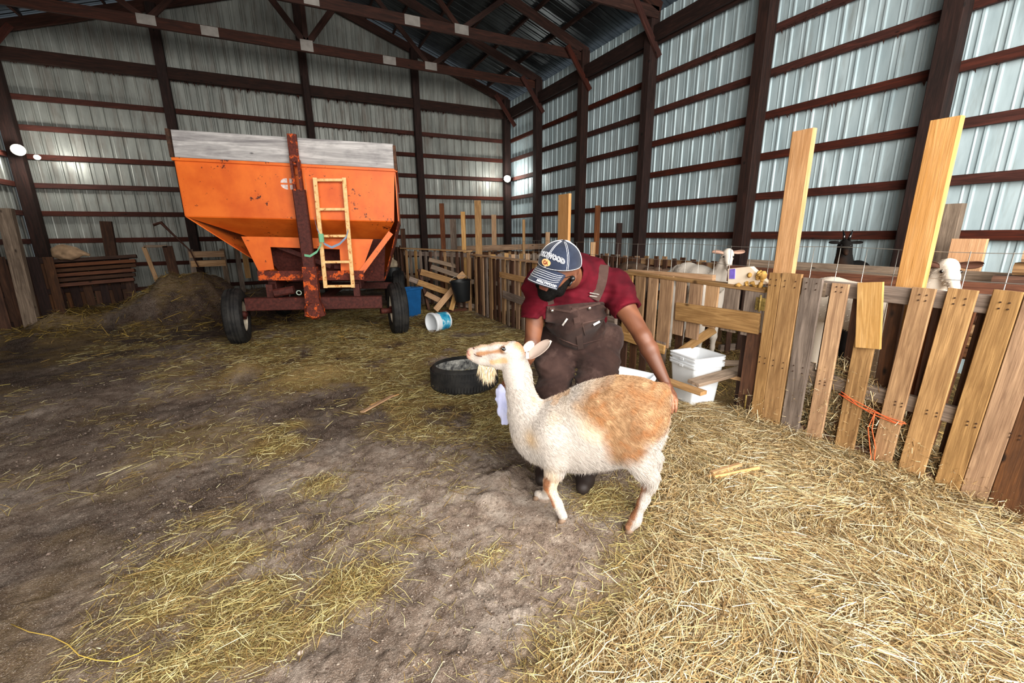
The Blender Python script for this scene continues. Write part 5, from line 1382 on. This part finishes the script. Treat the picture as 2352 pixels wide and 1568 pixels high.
# beard and hair
HAIRM = NT('black_hair'); HAIRM = HAIRM.out(srgb('0A0807'), .85, 0, .12)
fbd = Field(HC-.17, HC+.17, .005)
fbd.ell(H(0, .050, -.080), (.056, .053, .044), HR_, .01); fbd.ell(H(0, .066, -.105), (.040, .038, .032), HR_, .02)
for sx in (-1, 1): fbd.cap(H(sx*.070, .005, -.02), H(sx*.055, .045, -.075), .014, .026, .015); 
fbd.cap(H(-.026, .104, -.047), H(.026, .104, -.047), .007, .007, .004)
fbd.ell(H(0, .104, -.064), (.020, .016, .0075), HR_, .004, sub=True)
g2 = fbd.grid(); fbd.f += .0025*np.sin(g2[0]*300)*np.sin(g2[1]*280)*np.sin(g2[2]*310)
v_, f_ = fbd.surf(1); bd_ = npmesh('beard', v_, f_, HAIRM, man, Matrix.Identity(4))
P, N2 = surfpts(v_, f_, 5000); N2 = fbd.grad(P); D = N2+RNG.normal(0, .4, P.shape)-hz*.4; D /= np.linalg.norm(D, axis=1, keepdims=True)
o = hairs('beard_hair', P, D, RNG.uniform(.003, .006, len(P)), np.full(len(P), .0012), np.tile(lin('120E0D'), (len(P), 1)), HAIRM, bd_, 0)
v_, f_ = (lambda f: (f.ell(H(0, -.03, .0), (.080, .080, .078), HR_, .01), f.surf(1))[1])(Field(HC-.15, HC+.15, .005))
k = ((v_-HC)@hy) < .0; # close-cropped hair below the cap at the back
keep = k[f_].all(1); npmesh('cropped_hair', v_, f_[keep], HAIRM, man, Matrix.Identity(4))
# eyes and glasses
for sx in (-1, 1):
    ball('eye', H(sx*.031, .084, .000), .0125, plain('eye_white', 'E8E0D8', .2), man); ball('iris', H(sx*.031, .0935, -.003), .0055, EYE_B, man)
gl = MB()
for sx in (-1, 1):
    c = H(sx*.033, .112, -.002); pts = [c + hx*.025*math.cos(a)*(1) + hz*.017*math.sin(a) for a in np.linspace(0, 2*math.pi, 17)[:-1]]
    gl.tube(pts, .0019, 6, closed=True)
    gl.tube([H(sx*.058, .108, .003), H(sx*.080, .05, .002), H(sx*.083, -.01, .0), H(sx*.082, -.03, -.012)], .0018, 6)
gl.tube([H(-.009, .113, .003), H(0, .116, .005), H(.009, .113, .003)], .0018, 6)
gl.build('glasses', BLACK, man, smooth=True)
ball('earbud', V(*H(-.090, .002, -.010)), .013, BLACK, man)
MB().tube([H(-.092, .004, -.02), H(-.088, .02, -.045)], .005, 8).build('earbud_stem', BLACK, man, smooth=True)
# ---- cap
cap_ = []
RXc, RYc, RZc, CZ = .094, .115, .104, .040
def C3(phi, th, off=0.0):
    k = 1+off/.1; return H(RXc*math.sin(phi)*math.cos(th)*k, -.008+RYc*math.cos(phi)*math.cos(th)*k, CZ+RZc*math.sin(th)*k)
vs, fs_ = [], []; NP, NTt = 48, 18
for lay_ in (0, 1):
    for i in range(NTt+1):
        th = -.06+(math.pi/2+.06)*i/NTt
        for j in range(NP): ph = 2*math.pi*j/NP; vs.append(C3(ph, th, -.002 if lay_ else .0015 + .0008*math.cos(ph*6)))
o = (NTt+1)*NP
for i in range(NTt):
    for j in range(NP):
        a, b = i*NP+j, i*NP+(j+1) % NP; fs_.append((a, b, b+NP, a+NP)); fs_.append((o+a, o+a+NP, o+b+NP, o+b))
for j in range(NP): fs_.append((j, o+j, o+(j+1) % NP, (j+1) % NP))
crown = mesh('cap', vs, fs_, DENIM, man, Matrix.Identity(4), True)
crown['label'] = 'navy denim baseball cap with white stitching'
def bill(u_, v_, off=0.0):
    """u across -1..1, v outwards 0..1"""
    ph = u_*1.0; b = .108*math.cos(ph*.95); a = .080*math.sin(ph)/math.sin(1.0)*1.02
    out = .080*v_*(1-.25*u_*u_)
    z = CZ-.004 - .022*u_*u_*(1+.8*v_) - .46*out - 2.9*out*out
    return H(a*(1+.02*v_), b+out-.01, z+off)
vs, fs_ = [], []; NU, NV_ = 28, 10
for lay_ in (0, 1):
    for i in range(NU+1):
        for j in range(NV_+1): vs.append(bill(-1+2*i/NU, j/NV_, 0 if not lay_ else -.004))
o = (NU+1)*(NV_+1)
for i in range(NU):
    for j in range(NV_):
        a = i*(NV_+1)+j; fs_.append((a, a+NV_+1, a+NV_+2, a+1)); fs_.append((o+a, o+a+1, o+a+NV_+2, o+a+NV_+1))
    a = i*(NV_+1)+NV_; fs_.append((a, a+NV_+1, o+a+NV_+1, o+a))
visor = mesh('visor', vs, fs_, DENIM, crown, Matrix.Identity(4), True)
st = MB()
for k in range(6): 
    ph0 = k*math.pi/3
    for dphi in (-.035, .035): st.tube([C3(ph0+dphi/max(.25, math.cos(th)), th, .0026) for th in np.linspace(-.04, 1.45, 16)], .0010, 4)
st.tube([C3(a, -.03, .0026) for a in np.linspace(0, 2*math.pi, 40)], .0009, 4)
for v_ in (.28, .40, .52, .64, .76): st.tube([bill(u_, v_-.25*(abs(u_)**6), .0016) for u_ in np.linspace(-.92, .92, 22)], .0009, 4)
st.tube([bill(u_, .985, .001) for u_ in np.linspace(-1, 1, 24)], .0012, 4)
st.build('stitching', WHITE, crown, smooth=True)
ball('button', V(*C3(0, math.pi/2, .002)), .006, DENIM, crown, (1, 1, .7))
def text_mesh(name, s, size, mapper, mat, parent, ext=.0, bold=.0):
    cu = bpy.data.curves.new('t', 'FONT'); cu.body = s; cu.size = size; cu.align_x = 'CENTER'; cu.offset = bold; cu.resolution_u = 2
    o = bpy.data.objects.new('t', cu); COL.objects.link(o); dg = bpy.context.evaluated_depsgraph_get(); me = bpy.data.meshes.new_from_object(o.evaluated_get(dg))
    bpy.data.objects.remove(o)
    bm = bmesh.new(); bm.from_mesh(me); bmesh.ops.triangulate(bm, faces=bm.faces); 
    bmesh.ops.subdivide_edges(bm, edges=[e for e in bm.edges if e.calc_length() > size*.3], cuts=1)
    for v in bm.verts: v.co = Vector(mapper(v.co.x, v.co.y))
    bmesh.ops.solidify(bm, geom=bm.faces[:], thickness=.0012)
    me2 = bpy.data.meshes.new(name); bm.to_mesh(me2); bm.free(); me2.materials.append(mat)
    return put(bpy.data.objects.new(name, me2), parent, Matrix.Identity(4))
PH0 = 0.0
def crown_map(x, y, off=.0035):
    ph = -x/.100; th = .43 + y/.100 - 2.2*x*x/.1; return C3(ph+PH0, th, off)
text_mesh('lettering', 'HOLLYWOOD', .027, lambda x, y: crown_map(x, y, .0042), WHITE, crown, bold=.0022)
text_mesh('lettering', 'HOLLYWOOD', .027, lambda x, y: crown_map(x, y, .0055), DENIM, crown, bold=-.0006)
PATCH = plain('orange_patch', 'E8A870', .8)
mb = MB(); ctr = C3(PH0, .20, .0035); ring = [C3(PH0+.26*math.cos(a), .20+.15*math.sin(a), .0045) for a in np.linspace(0, 2*math.pi, 25)[:-1]]
mb.add([ctr]+ring, [(0, 1+i, 1+(i+1) % 24) for i in range(24)]); pt_ = mb.build('oval_patch', PATCH, crown)
text_mesh('lettering', 'CA', .020, lambda x, y: C3(PH0-x/.1, .135+y/.1, .0060), plain('brown_thread', '7A3A20', .8), pt_, bold=.0008)
def visor_map(x, y):
    u_ = -.62 + -x*11.5*1.0; return bill(u_, .86+(y-.006)*11, .0025)
text_mesh('lettering', 'HOLLYWOOD', .015, lambda x, y: bill(-.50-x*9.0, .93-y*11.0, .0028), WHITE, crown, bold=.0005)
# ---- lavender cloth held in the far hand
CLOTH = fabric('lavender_cloth', 'D6DAF6', 'B4BAE6', .85, 300)
fc = Field(dd(1152, 930, 2.42)-.16, dd(1152, 930, 2.42)+.16, .005)
fc.chain([(*dd(1150, 890, 2.42), .020), (*dd(1152, 915, 2.42), .028), (*dd(1157, 945, 2.41), .032), (*dd(1160, 968, 2.41), .022)], .02, (TOC, .6))
fc.cap(dd(1146, 893, 2.42), dd(1144, 915, 2.42), .014, .012, .01)
g3 = fc.grid(); fc.f += .005*np.sin(g3[0]*190+g3[2]*22)*np.cos(g3[1]*120+g3[2]*40)
v_, f_ = fc.surf(1); o = npmesh('cloth', v_, f_, CLOTH, None, Matrix.Identity(4)); tag(o, 'crumpled lavender cloth hanging from the hand below the goat chin', 'cloth')
# ------------------------------------------------------------------ buckets, tyre, tubs
PLW = plain('white_plastic', 'E6EAEE', .35, 0, .5, .03)
t = NT('blue_label'); n1 = t.noise(t.obj(which='Object'), 9, 5, .6)
BLAB = t.out(t.ramp(n1, [(.35, srgb('1878A8')), (.5, srgb('3FA8CC')), (.62, srgb('CFEAF2'))]), .4)
BLUEP = plain('blue_plastic', '1D5E9A', .4, 0, .4); BLKP = plain('black_rubber_bucket', '15181A', .5, 0, .4); TEAL = plain('teal_water', '0E3C40', .1, 0, .6)
# tyre used as a feeder
tc = V(1.36, 3.75, 0)
TR_ = .325
tt_ = empty('feeder_tyre', tc, label='black car tyre lying flat behind the goat head, hay inside', cat='tyre')
prof = [(.20, .015), (.26, .0), (.31, .008), (.338, .04), (.345, .085), (.340, .145), (.325, .185), (.300, .200), (.285, .196), (.292, .186), (.312, .165), (.322, .13), (.325, .085), (.315, .045), (.28, .022), (.225, .028), (.205, .03)]
M4 = Matrix.Translation(tc+V(0, 0, .0)) @ Matrix.Rotation(-.05, 4, 'X') @ Matrix.Diagonal((.95, .95, 1.2, 1))
MB().lathe(prof, 64, M4, closed=True).build('sidewall', RUBBER, tt_, smooth=True, auto=.7)
LIN = NT('dusty_inner_rubber'); n1 = LIN.noise(LIN.obj(), 14, 6, .75); LIN = LIN.out(LIN.ramp(n1, [(.4, srgb('3A3A3C')), (.55, srgb('8A8A86')), (.7, srgb('B8B6AE'))]), .8)
MB().lathe([(.306, .188), (.310, .165), (.319, .13), (.322, .085), (.312, .048), (.28, .026)], 64, M4).build('inner_liner', LIN, tt_, smooth=True)
mb = MB()
for k in range(72):
    a = 2*math.pi*k/72; p = V(.340*math.cos(a), .340*math.sin(a), 0)
    for z0, z1, sl in ((.030, .075, .02), (.082, .118, -.02), (.125, .170, .02)):
        b = a+sl; q = V(.341*math.cos(b), .341*math.sin(b), 0); mb.bar(M4 @ (p+V(0, 0, z0)), M4 @ (q+V(0, 0, z1)), .017, .007, M4.to_3x3() @ p.normalized())
o = mb.build('tread_block', RUBBER, tt_); o['kind'] = 'stuff'
n = 1600; a = RNG.uniform(0, 6.28, n); r_ = .29*np.sqrt(RNG.random(n))
strands('hay', np.stack([tc.x+r_*np.cos(a), tc.y+r_*np.sin(a), .03+.06*RNG.random(n)], -1), RNG.uniform(0, 6.28, n), RNG.uniform(.05, .13, n), RNG.uniform(.002, .004, n), RNG.normal(0, .15, n), RNG.normal(0, .015, n), pick_cols(n, *GREEN), parent=None)
tag(bpy.context.scene.objects['hay'], 'hay filling the hollow of the feeder tyre', 'hay')
# square white buckets
def sqb(M4, s0, s1, h, root, lip=True, wall=.004):
    def ringp(hw, z, rr=.03, n=5):
        pts = []
        for cx, cy, a0 in ((1, 1, 0), (-1, 1, 90), (-1, -1, 180), (1, -1, 270)):
            for k in range(n+1):
                a = math.radians(a0+90*k/n); pts.append(M4 @ V(cx*(hw-rr)+rr*math.cos(a), cy*(hw-rr)+rr*math.sin(a), z))
        return pts
    def skin(name, rings, capb, mat=PLW):
        vs = []; fs = []; m = 24
        for q in rings: vs += ringp(*q)
        for i in range(len(rings)-1):
            for k in range(m): fs.append((i*m+k, i*m+(k+1) % m, (i+1)*m+(k+1) % m, (i+1)*m+k))
        if capb: fs.append(tuple(range(m-1, -1, -1)))
        mb = MB(); mb.add(vs, fs); return mb.build(name, mat, root, smooth=True, auto=.5)
    skin('tub', [(s0-.008, .0), (s0, .006), (s1, h), (s1-wall, h), (s0-wall, .008)], True)
    if lip: skin('rim', [(s1-.002, h-.035), (s1+.009, h-.034), (s1+.010, h-.020), (s1+.004, h-.018), (s1+.004, h-.010), (s1+.010, h-.008), (s1+.010, h), (s1-wall, h+.001)], False)
BG = G(1597, 932, .045); BG = V(BG.x+.115, BG.y+.125, .04)
MBK = Matrix.Translation(BG) @ Matrix.Rotation(-.10, 4, 'Z')
for k, lb in enumerate(('lower of two nested square white buckets, its body between shelf planks', 'upper nested square white bucket with open rim at the gate')):
    r = empty('square_bucket', M4=MBK @ Matrix.Translation((0, 0, .055*k)), label=lb, cat='bucket', group='nested square white buckets')
    sqb(W4[r.name], .125, .152, .36, r)
    for sx in (-1, 1):
        MB().bar(W4[r.name] @ V(sx*.162, -.02, .33), W4[r.name] @ V(sx*.162, .02, .33), .02, .006, (1, 0, 0)).build('handle_lug', PLW, r)
p = atD(1437, 880, 2.92); r = empty('square_bucket', M4=Matrix.Translation((p.x, p.y, max(0, p.z-.27))) @ Matrix.Rotation(.5, 4, 'Z') @ Matrix.Rotation(.05, 4, 'X'), label='square white bucket half hidden behind the goat rump', cat='bucket')
sqb(W4[r.name], .115, .142, .33, r)
# tipped round pail with blue label
pb = G(1003, 766, 0); ax = V(.86, .30, .02).normalized()
rr = .150
c0 = atD(990, 741, (G(990, 766, 0)-CAM0).dot(_f)); c0.z = rr
q = V(0, 0, 1).rotation_difference(ax).to_matrix().to_4x4(); MP = Matrix.Translation(c0) @ q
r = empty('pail', (c0.x, c0.y, 0), label='white round pail with blue label tipped on its side by the wagon', cat='pail')
MB().lathe([(.001, .30), (.125, .30), (.131, .295), (.146, .0), (.150, 0), (.150, .004), (.143, .003), (.128, .290), (.001, .292)], 40, MP).build('pail_body', PLW, r, smooth=True, auto=.5)
MB().lathe([(.149, .0), (.158, .001), (.158, .014), (.151, .018), (.151, .030), (.157, .032), (.157, .042), (.147, .046)], 40, MP).build('rim', PLW, r, smooth=True, auto=.5)
mb = MB(); 
for k in range(26):
    for z0, z1 in ((.11, .27),):
        a0, a1 = [6.2832*(k+i)/26 for i in (0, 1)]
        def pp(a, z): 
            rad = .1480-.051*z; return MP @ V(rad*math.cos(a), rad*math.sin(a), z)
        mb.add([pp(a0, z0), pp(a1, z0), pp(a1, z1), pp(a0, z1)], [(0, 1, 2, 3)])
mb.build('label_wrap', BLAB, r, smooth=True)
MB().tube([MP @ V(.156*math.cos(a), .156*math.sin(a), .03+.10*math.sin(a)) for a in np.linspace(0, math.pi, 16)], .0022, 6).build('wire_handle', WIRE, r, smooth=True)
# blue tub behind the wheel
cb = G(952, 728, 0); cb = V(cb.x-.05, cb.y+.12, 0)
MT = Matrix.Translation(cb+V(0, 0, 0)) @ Matrix.Rotation(.5, 4, 'Z') @ Matrix.Rotation(-.05, 4, 'X') @ Matrix.Diagonal((.95, .95, 1.2, 1))
r = empty('blue_tub', cb, label='deep blue plastic tub standing behind the right wagon wheel', cat='tub')
def rring(hx_, hy_, z): return [MT @ V(a*hx_, b*hy_, z) for a, b in ((1, .8), (.9, 1), (-.9, 1), (-1, .8), (-1, -.8), (-.9, -1), (.9, -1), (1, -.8))]
mb = MB(); vs = []; fs = []
RG = [(.17, .13, 0), (.21, .17, .40), (.235, .195, .40), (.235, .195, .43), (.205, .165, .43), (.165, .125, .02)]
for q_ in RG: vs += rring(*q_)
for i in range(len(RG)-1):
    for k in range(8): fs.append((i*8+k, i*8+(k+1) % 8, (i+1)*8+(k+1) % 8, (i+1)*8+k))
fs.append(tuple(range(7, -1, -1))); fs.append(tuple(len(vs)-8+k for k in range(8))); mb.add(vs, fs); mb.build('tub', BLUEP, r)
for k in (0, 1): 
    a = MT @ V(.195, (-.07, .07)[k], .02); b = MT @ V(.225, (-.10, .10)[k], .39); MB().bar(a, b, .02, .012, MT.to_3x3() @ V(1, 0, 0)).build('rib', BLUEP, r)
# black feed bucket hanging at the fence corner
c0 = atY(1064, 655, 7.35); c0 = V(c0.x-.02, 7.35, 0)
zt = atY(1064, 645, 7.35).z
r = empty('black_bucket', (c0.x, c0.y, zt-.36), label='black feed bucket hung at the corner of the far fence', cat='bucket')
MK = Matrix.Translation((c0.x, c0.y, zt-.36)) @ Matrix.Rotation(-.10, 4, 'Y')
MB().lathe([(.001, 0), (.13, 0), (.135, .01), (.185, .36), (.195, .36), (.195, .375), (.178, .37), (.128, .015), (.001, .012)], 32, MK).build('pail_body', BLKP, r, smooth=True, auto=.5)
MB().lathe([(.001, .31), (.17, .31)], 24, MK).build('water', TEAL, r)
MB().tube([MK @ V(.185*math.cos(a), .03, .36+.10*math.sin(a)) for a in np.linspace(0, math.pi, 14)], .003, 6).build('wire_handle', WIRE, r, smooth=True)
# dark barrel behind wheel with a paper sack on top
c0 = G(908, 690, 0); c0.z = 0
r = empty('dark_drum', c0, label='dark drum in shadow between wagon and far fence', cat='drum')
MB().lathe([(.001, 0), (.20, 0), (.21, .02), (.21, .26), (.217, .27), (.21, .28), (.21, .54), (.217, .55), (.21, .56), (.205, .74), (.195, .75), (.001, .74)], 28, Matrix.Translation(c0)).build('shell', BLKP, r, smooth=True, auto=.5)
SACK = plain('paper_sack', 'B8A68C', .85, nscale=12, var=.2)
mb = MB(); mb.lathe([(.001, .745), (.12, .745), (.15, .80), (.13, .86), (.06, .90), (.03, .93), (.05, .95), (.001, .95)], 12, Matrix.Translation(c0))
o = mb.build('feed_sack', SACK, None, M4=Matrix.Identity(4), smooth=True); tag(o, 'pale crumpled sack sitting on the dark drum', 'sack')
# broken pallet boards piled at the far fence
def scrap(a, b, w_, m, lb, nm='loose_board', t_=.022, n=(0, -.3, 1)): board(nm, a, b, w_, t_, n, MW[m], None, label=lb, cat='board')
def gY(px, py, Y): return atY(px, py, Y)
r = empty('broken_pallet', gY(1000, 700, 8.0), label='broken pallet leaning on the far fence, slats sloping right', cat='pallet')
for (x0, y0, x1, y1, yy, w_) in ((966, 624, 1052, 650, 7.95, .12), (960, 648, 1030, 672, 8.0, .11), (940, 640, 1020, 668, 8.1, .10), (990, 612, 1060, 636, 7.9, .09), (978, 674, 1010, 690, 7.9, .10), (985, 596, 1050, 612, 8.2, .08)):
    board('slat', gY(x0, y0, yy), gY(x1, y1, yy-.15), w_, .02, (0, -1, .45), MW[random.choice(('pallet', 'grey'))], r)
for (x0, y0, x1, y1) in ((962, 618, 985, 712), (1040, 632, 1046, 700)): board('stringer', gY(x0, y0, 8.08), gY(x1, y1, 8.05), .05, .08, (0, -1, .3), MW['dark'], r)
scrap(gY(1000, 712, 7.6), gY(1040, 664, 7.7), .11, 'pale', 'pale board leaning diagonally before the broken pallet', n=(0, -1, .2))
scrap(gY(1036, 712, 7.55), gY(1046, 676, 7.6), .09, 'pale', 'short yellow board end beside the black bucket', n=(0, -1, .2))
scrap(G(1010, 716, .03), G(1072, 710, .03), .08, 'brown', 'flat brown stick lying before the broken pallet')
scrap(gY(1052, 640, 7.7), gY(1066, 628, 7.7), .12, 'pale', 'broken pale offcut wedged on top of the pallet heap', n=(0, -1, .2))
# loose wood on the straw
r = empty('split_wood', G(1680, 1080, .04), label='split pale chunk of wood on the golden straw', cat='wood chunk')
for (x0, y0, x1, y1, w_, z) in ((1634, 1086, 1700, 1066, .035, .055), (1640, 1095, 1742, 1074, .022, .06), (1660, 1084, 1735, 1090, .018, .045), (1626, 1094, 1680, 1078, .03, .045)):
    board('splinter', G(x0, y0, z), G(x1, y1, z+.01), w_, .018, (0, .2, 1), MW['pale'], r, ch=.005)
r = empty('split_wood', G(880, 925, .02), label='thin splintered lath lying in the hay left of the tyre', cat='wood chunk')
for (x0, y0, x1, y1, w_) in ((832, 946, 902, 908, .05), (850, 930, 915, 905, .03)): board('splinter', G(x0, y0, .02), G(x1, y1, .035), w_, .012, (0, .2, 1), MW['pale'], r, ch=.004)
# thin twine trailing on the ground, bottom left
TWY = plain('yellow_twine', 'C8A850', .8)
pts = [G(px, py) for px, py in ((30, 1445), (70, 1460), (120, 1468), (160, 1490), (185, 1515), (225, 1528), (270, 1528), (320, 1508), (345, 1490))]
o = MB().tube([V(p.x, p.y, gz(p.x, p.y)+.012) for p in pts], .0018, 6).build('twine', TWY, None, M4=Matrix.Identity(4), smooth=True); tag(o, 'yellow twine curling over the dirt in the bottom left corner', 'twine')
# few larger stones
ST = plain('pale_stone', 'B4A498', .85, nscale=30)
for px, py, rr_, lb in ((690, 1503, .010, 'pale rounded stone at the bottom beside the green hay'), (1075, 1208, .007, 'small whitish stone left of the goat front hoof'), (438, 1165, .009, 'dark-rimmed pebble on bare soil at the left'), (1335, 1515, .012, 'pale pebble near the bottom below the goat'), (1035, 1345, .006, 'small pebble on bare soil in the lower middle')):
    p = G(px, py); bm = bmesh.new(); bmesh.ops.create_icosphere(bm, subdivisions=2, radius=rr_)
    for v in bm.verts: v.co = V(v.co.x*random.uniform(.85, 1.3), v.co.y*random.uniform(.8, 1.0), v.co.z*.7)
    me = bpy.data.meshes.new('stone'); bm.to_mesh(me); bm.free(); me.materials.append(ST)
    for f in me.polygons: f.use_smooth = True
    o = bpy.data.objects.new('stone', me); put(o, None, Matrix.Translation((p.x, p.y, gz(p.x, p.y)+rr_*.45))); tag(o, lb, 'stone')
# ------------------------------------------------------------------ work lamps
t = NT('lamp_glow'); e = t.N('Emission', i_Color=(1, .97, .9, 1), i_Strength=60.0); t.l.new(e.outputs[0], t.n['Material Output'].inputs['Surface']); GLOW = t.m
WHP = plain('lamp_shell', 'D8D8D0', .5)
for p, lb, back in ((V(5.66, 11.55, 2.94), 'bright bare lamp on the corner post', V(.6, .7, 0)), (V(-4.19, 11.45, 2.99), 'bright bare lamp on the left corner post', V(-.3, .9, .1)), (V(-3.93, 11.40, 2.87), 'small second lamp just right of the left bright lamp', V(-.5, .8, .1))):
    r = empty('work_lamp', p, label=lb, cat='lamp'); rr_ = .075 if 'second' not in lb else .035; bk = back.normalized()
    ball('bulb', p, rr_, GLOW, r)
    q = V(0, 0, 1).rotation_difference(bk).to_matrix().to_4x4()
    MB().lathe([(.03, .02), (.09, .06), (.10, .08), (.04, .12), (.035, .18), (.001, .18)], 16, Matrix.Translation(p+bk*.02) @ q @ Matrix.Scale(rr_/.075, 4)).build('lamp_housing', WHP, r, smooth=True, auto=.6)
# ------------------------------------------------------------------ clutter along the left and back
def lup(px, pyt, pyb, w_, m, lb, Y, t_=.05):
    a, b = atY(px[0], pyt, Y), atY(px[1], pyb, Y); board('upright_board', V(b.x, Y, 0), V(a.x, Y, a.z), w_, t_, (0, -1, 0), MW[m], None, label=lb, cat='upright board')
lup((243, 262), 508, 640, .17, 'dark', 'mottled old post standing free before the gable wall at left', 10.9, .08)
a, b = atY(6, 478, 8.8), atY(60, 690, 8.8)
c = a+(b-a)*(a.z/(a.z-b.z))
board('leaning_beam', V(c.x, 8.8, .0), V(a.x, 8.85, a.z), .16, .10, (0, -1, 0), MW['grey'], None, label='pale greyish beam leaning at the far left edge', cat='beam')
pallet('old dark pallet boards standing at the left edge', (-4.3, 9.6, 0), (-3.55, 9.9, 0), 1.15, 5, ('dark', 'old'), nrm=V(.3, -1, 0), name='pallet', slatw=.13)
pallet('pallet stack against the left corner, top of the heap', (-3.9, 10.5, 0), (-2.75, 10.7, 0), 1.05, 6, ('dark', 'old'), nrm=V(.1, -1, 0), name='pallet', slatw=.12)
r = empty('slab_pile', (-3.4, 10.2, .9), label='dark reddish planks stacked flat before the left corner', cat='wood pile')
for i in range(6): board('plank', (-4.05+.05*i, 10.25+.05*(i % 3), .62+.085*i), (-2.72+.02*i, 10.5+.04*(i % 2), .67+.085*i), .20, .06, (0, .1, 1), MW['dark' if i % 2 else 'brown'], r)
p = atY(150, 570, 10.2); p.z = 1.19
f = Field(p-V(.4, .3, .3), p+V(.4, .3, .3), .015)
f.ell(p, (.20, .13, .12), k=.02); f.cap(p+V(.05, 0, .02), p+V(.28, -.02, -.03), .09, .03, .04); f.cap(p+V(-.12, 0, .05), p+V(-.02, -.03, .11), .06, .05, .03)
gq = f.grid(); f.f += .008*np.sin(gq[0]*40)*np.sin(gq[2]*45+1); v_, f_ = f.surf(1)
o = npmesh('feed_sack', v_, f_, plain('tan_sack', 'B89878', .85, nscale=8, var=.25), None, Matrix.Identity(4)); tag(o, 'tan bulging sack lying on the dark planks at left', 'sack')
r = empty('timber_crate', (-1.4, 10.6, .7), label='yellow slatted crate behind the dark heap left of the wagon', cat='crate')
for z in (.92, 1.10): board('slat', (-1.80, 10.5, z), (-1.22, 10.5, z), .12, .025, (0, -1, 0), MW['pale'], r)
for x in (-1.78, -1.25, -1.0): board('batten', (x, 10.54, .3), (x, 10.54, 1.2), .09, .03, (0, -1, 0), MW['grey'], r)
r = empty('hay_rack', (-.9, 10.5, .6), label='orange-brown square wooden frame beside the wagon funnel', cat='rack')
board('rail', (-.98, 10.4, 1.24), (-.42, 10.4, 1.24), .09, .04, (0, -1, 0), MW['brown'], r); board('stile', (-.86, 10.42, .6), (-.86, 10.42, 1.22), .10, .04, (0, -1, 0), MW['pale'], r); board('stile', (-.48, 10.42, .5), (-.48, 10.42, 1.24), .08, .04, (0, -1, 0), MW['brown'], r)
r = empty('hay_rack', (-2.3, 10.6, .6), label='narrow pale open frame standing before the gable wall', cat='rack')
board('stile', (-2.37, 10.6, .35), (-2.50, 10.6, 1.26), .07, .03, (0, -1, 0), MW['pale'], r); board('rail', (-2.5, 10.6, 1.27), (-2.14, 10.6, 1.27), .05, .03, (0, -1, 0), MW['grey'], r); board('stile', (-2.1, 10.6, .35), (-2.14, 10.6, 1.27), .16, .03, (0, -1, 0), MW['dark'], r)
r = empty('crooked_pipe', (-1.9, 10.4, .8), label='thin bent metal rod leaning over the heap behind the frame', cat='rod')
MB().tube([V(-2.22, 10.3, 1.66), V(-2.10, 10.3, 1.70), V(-1.98, 10.3, 1.52), V(-1.74, 10.32, 1.18), V(-1.66, 10.35, .85)], [.03, .03, .02, .012, .012], 8).build('rod', plain('rusty_rod', '5A3A30', .6, .4), r, smooth=True)
lay('loose_straw', 9000, (-3.9, .2, 8.0, 11.6), (.12, .35), (.006, .012), .5, .3, (.0, .08), (['8A7038', 'A88C48', '5A4624'], [2, 2, 2]), None, 'tangled old hay on top of the dark heaps behind the wagon', flow=.3)
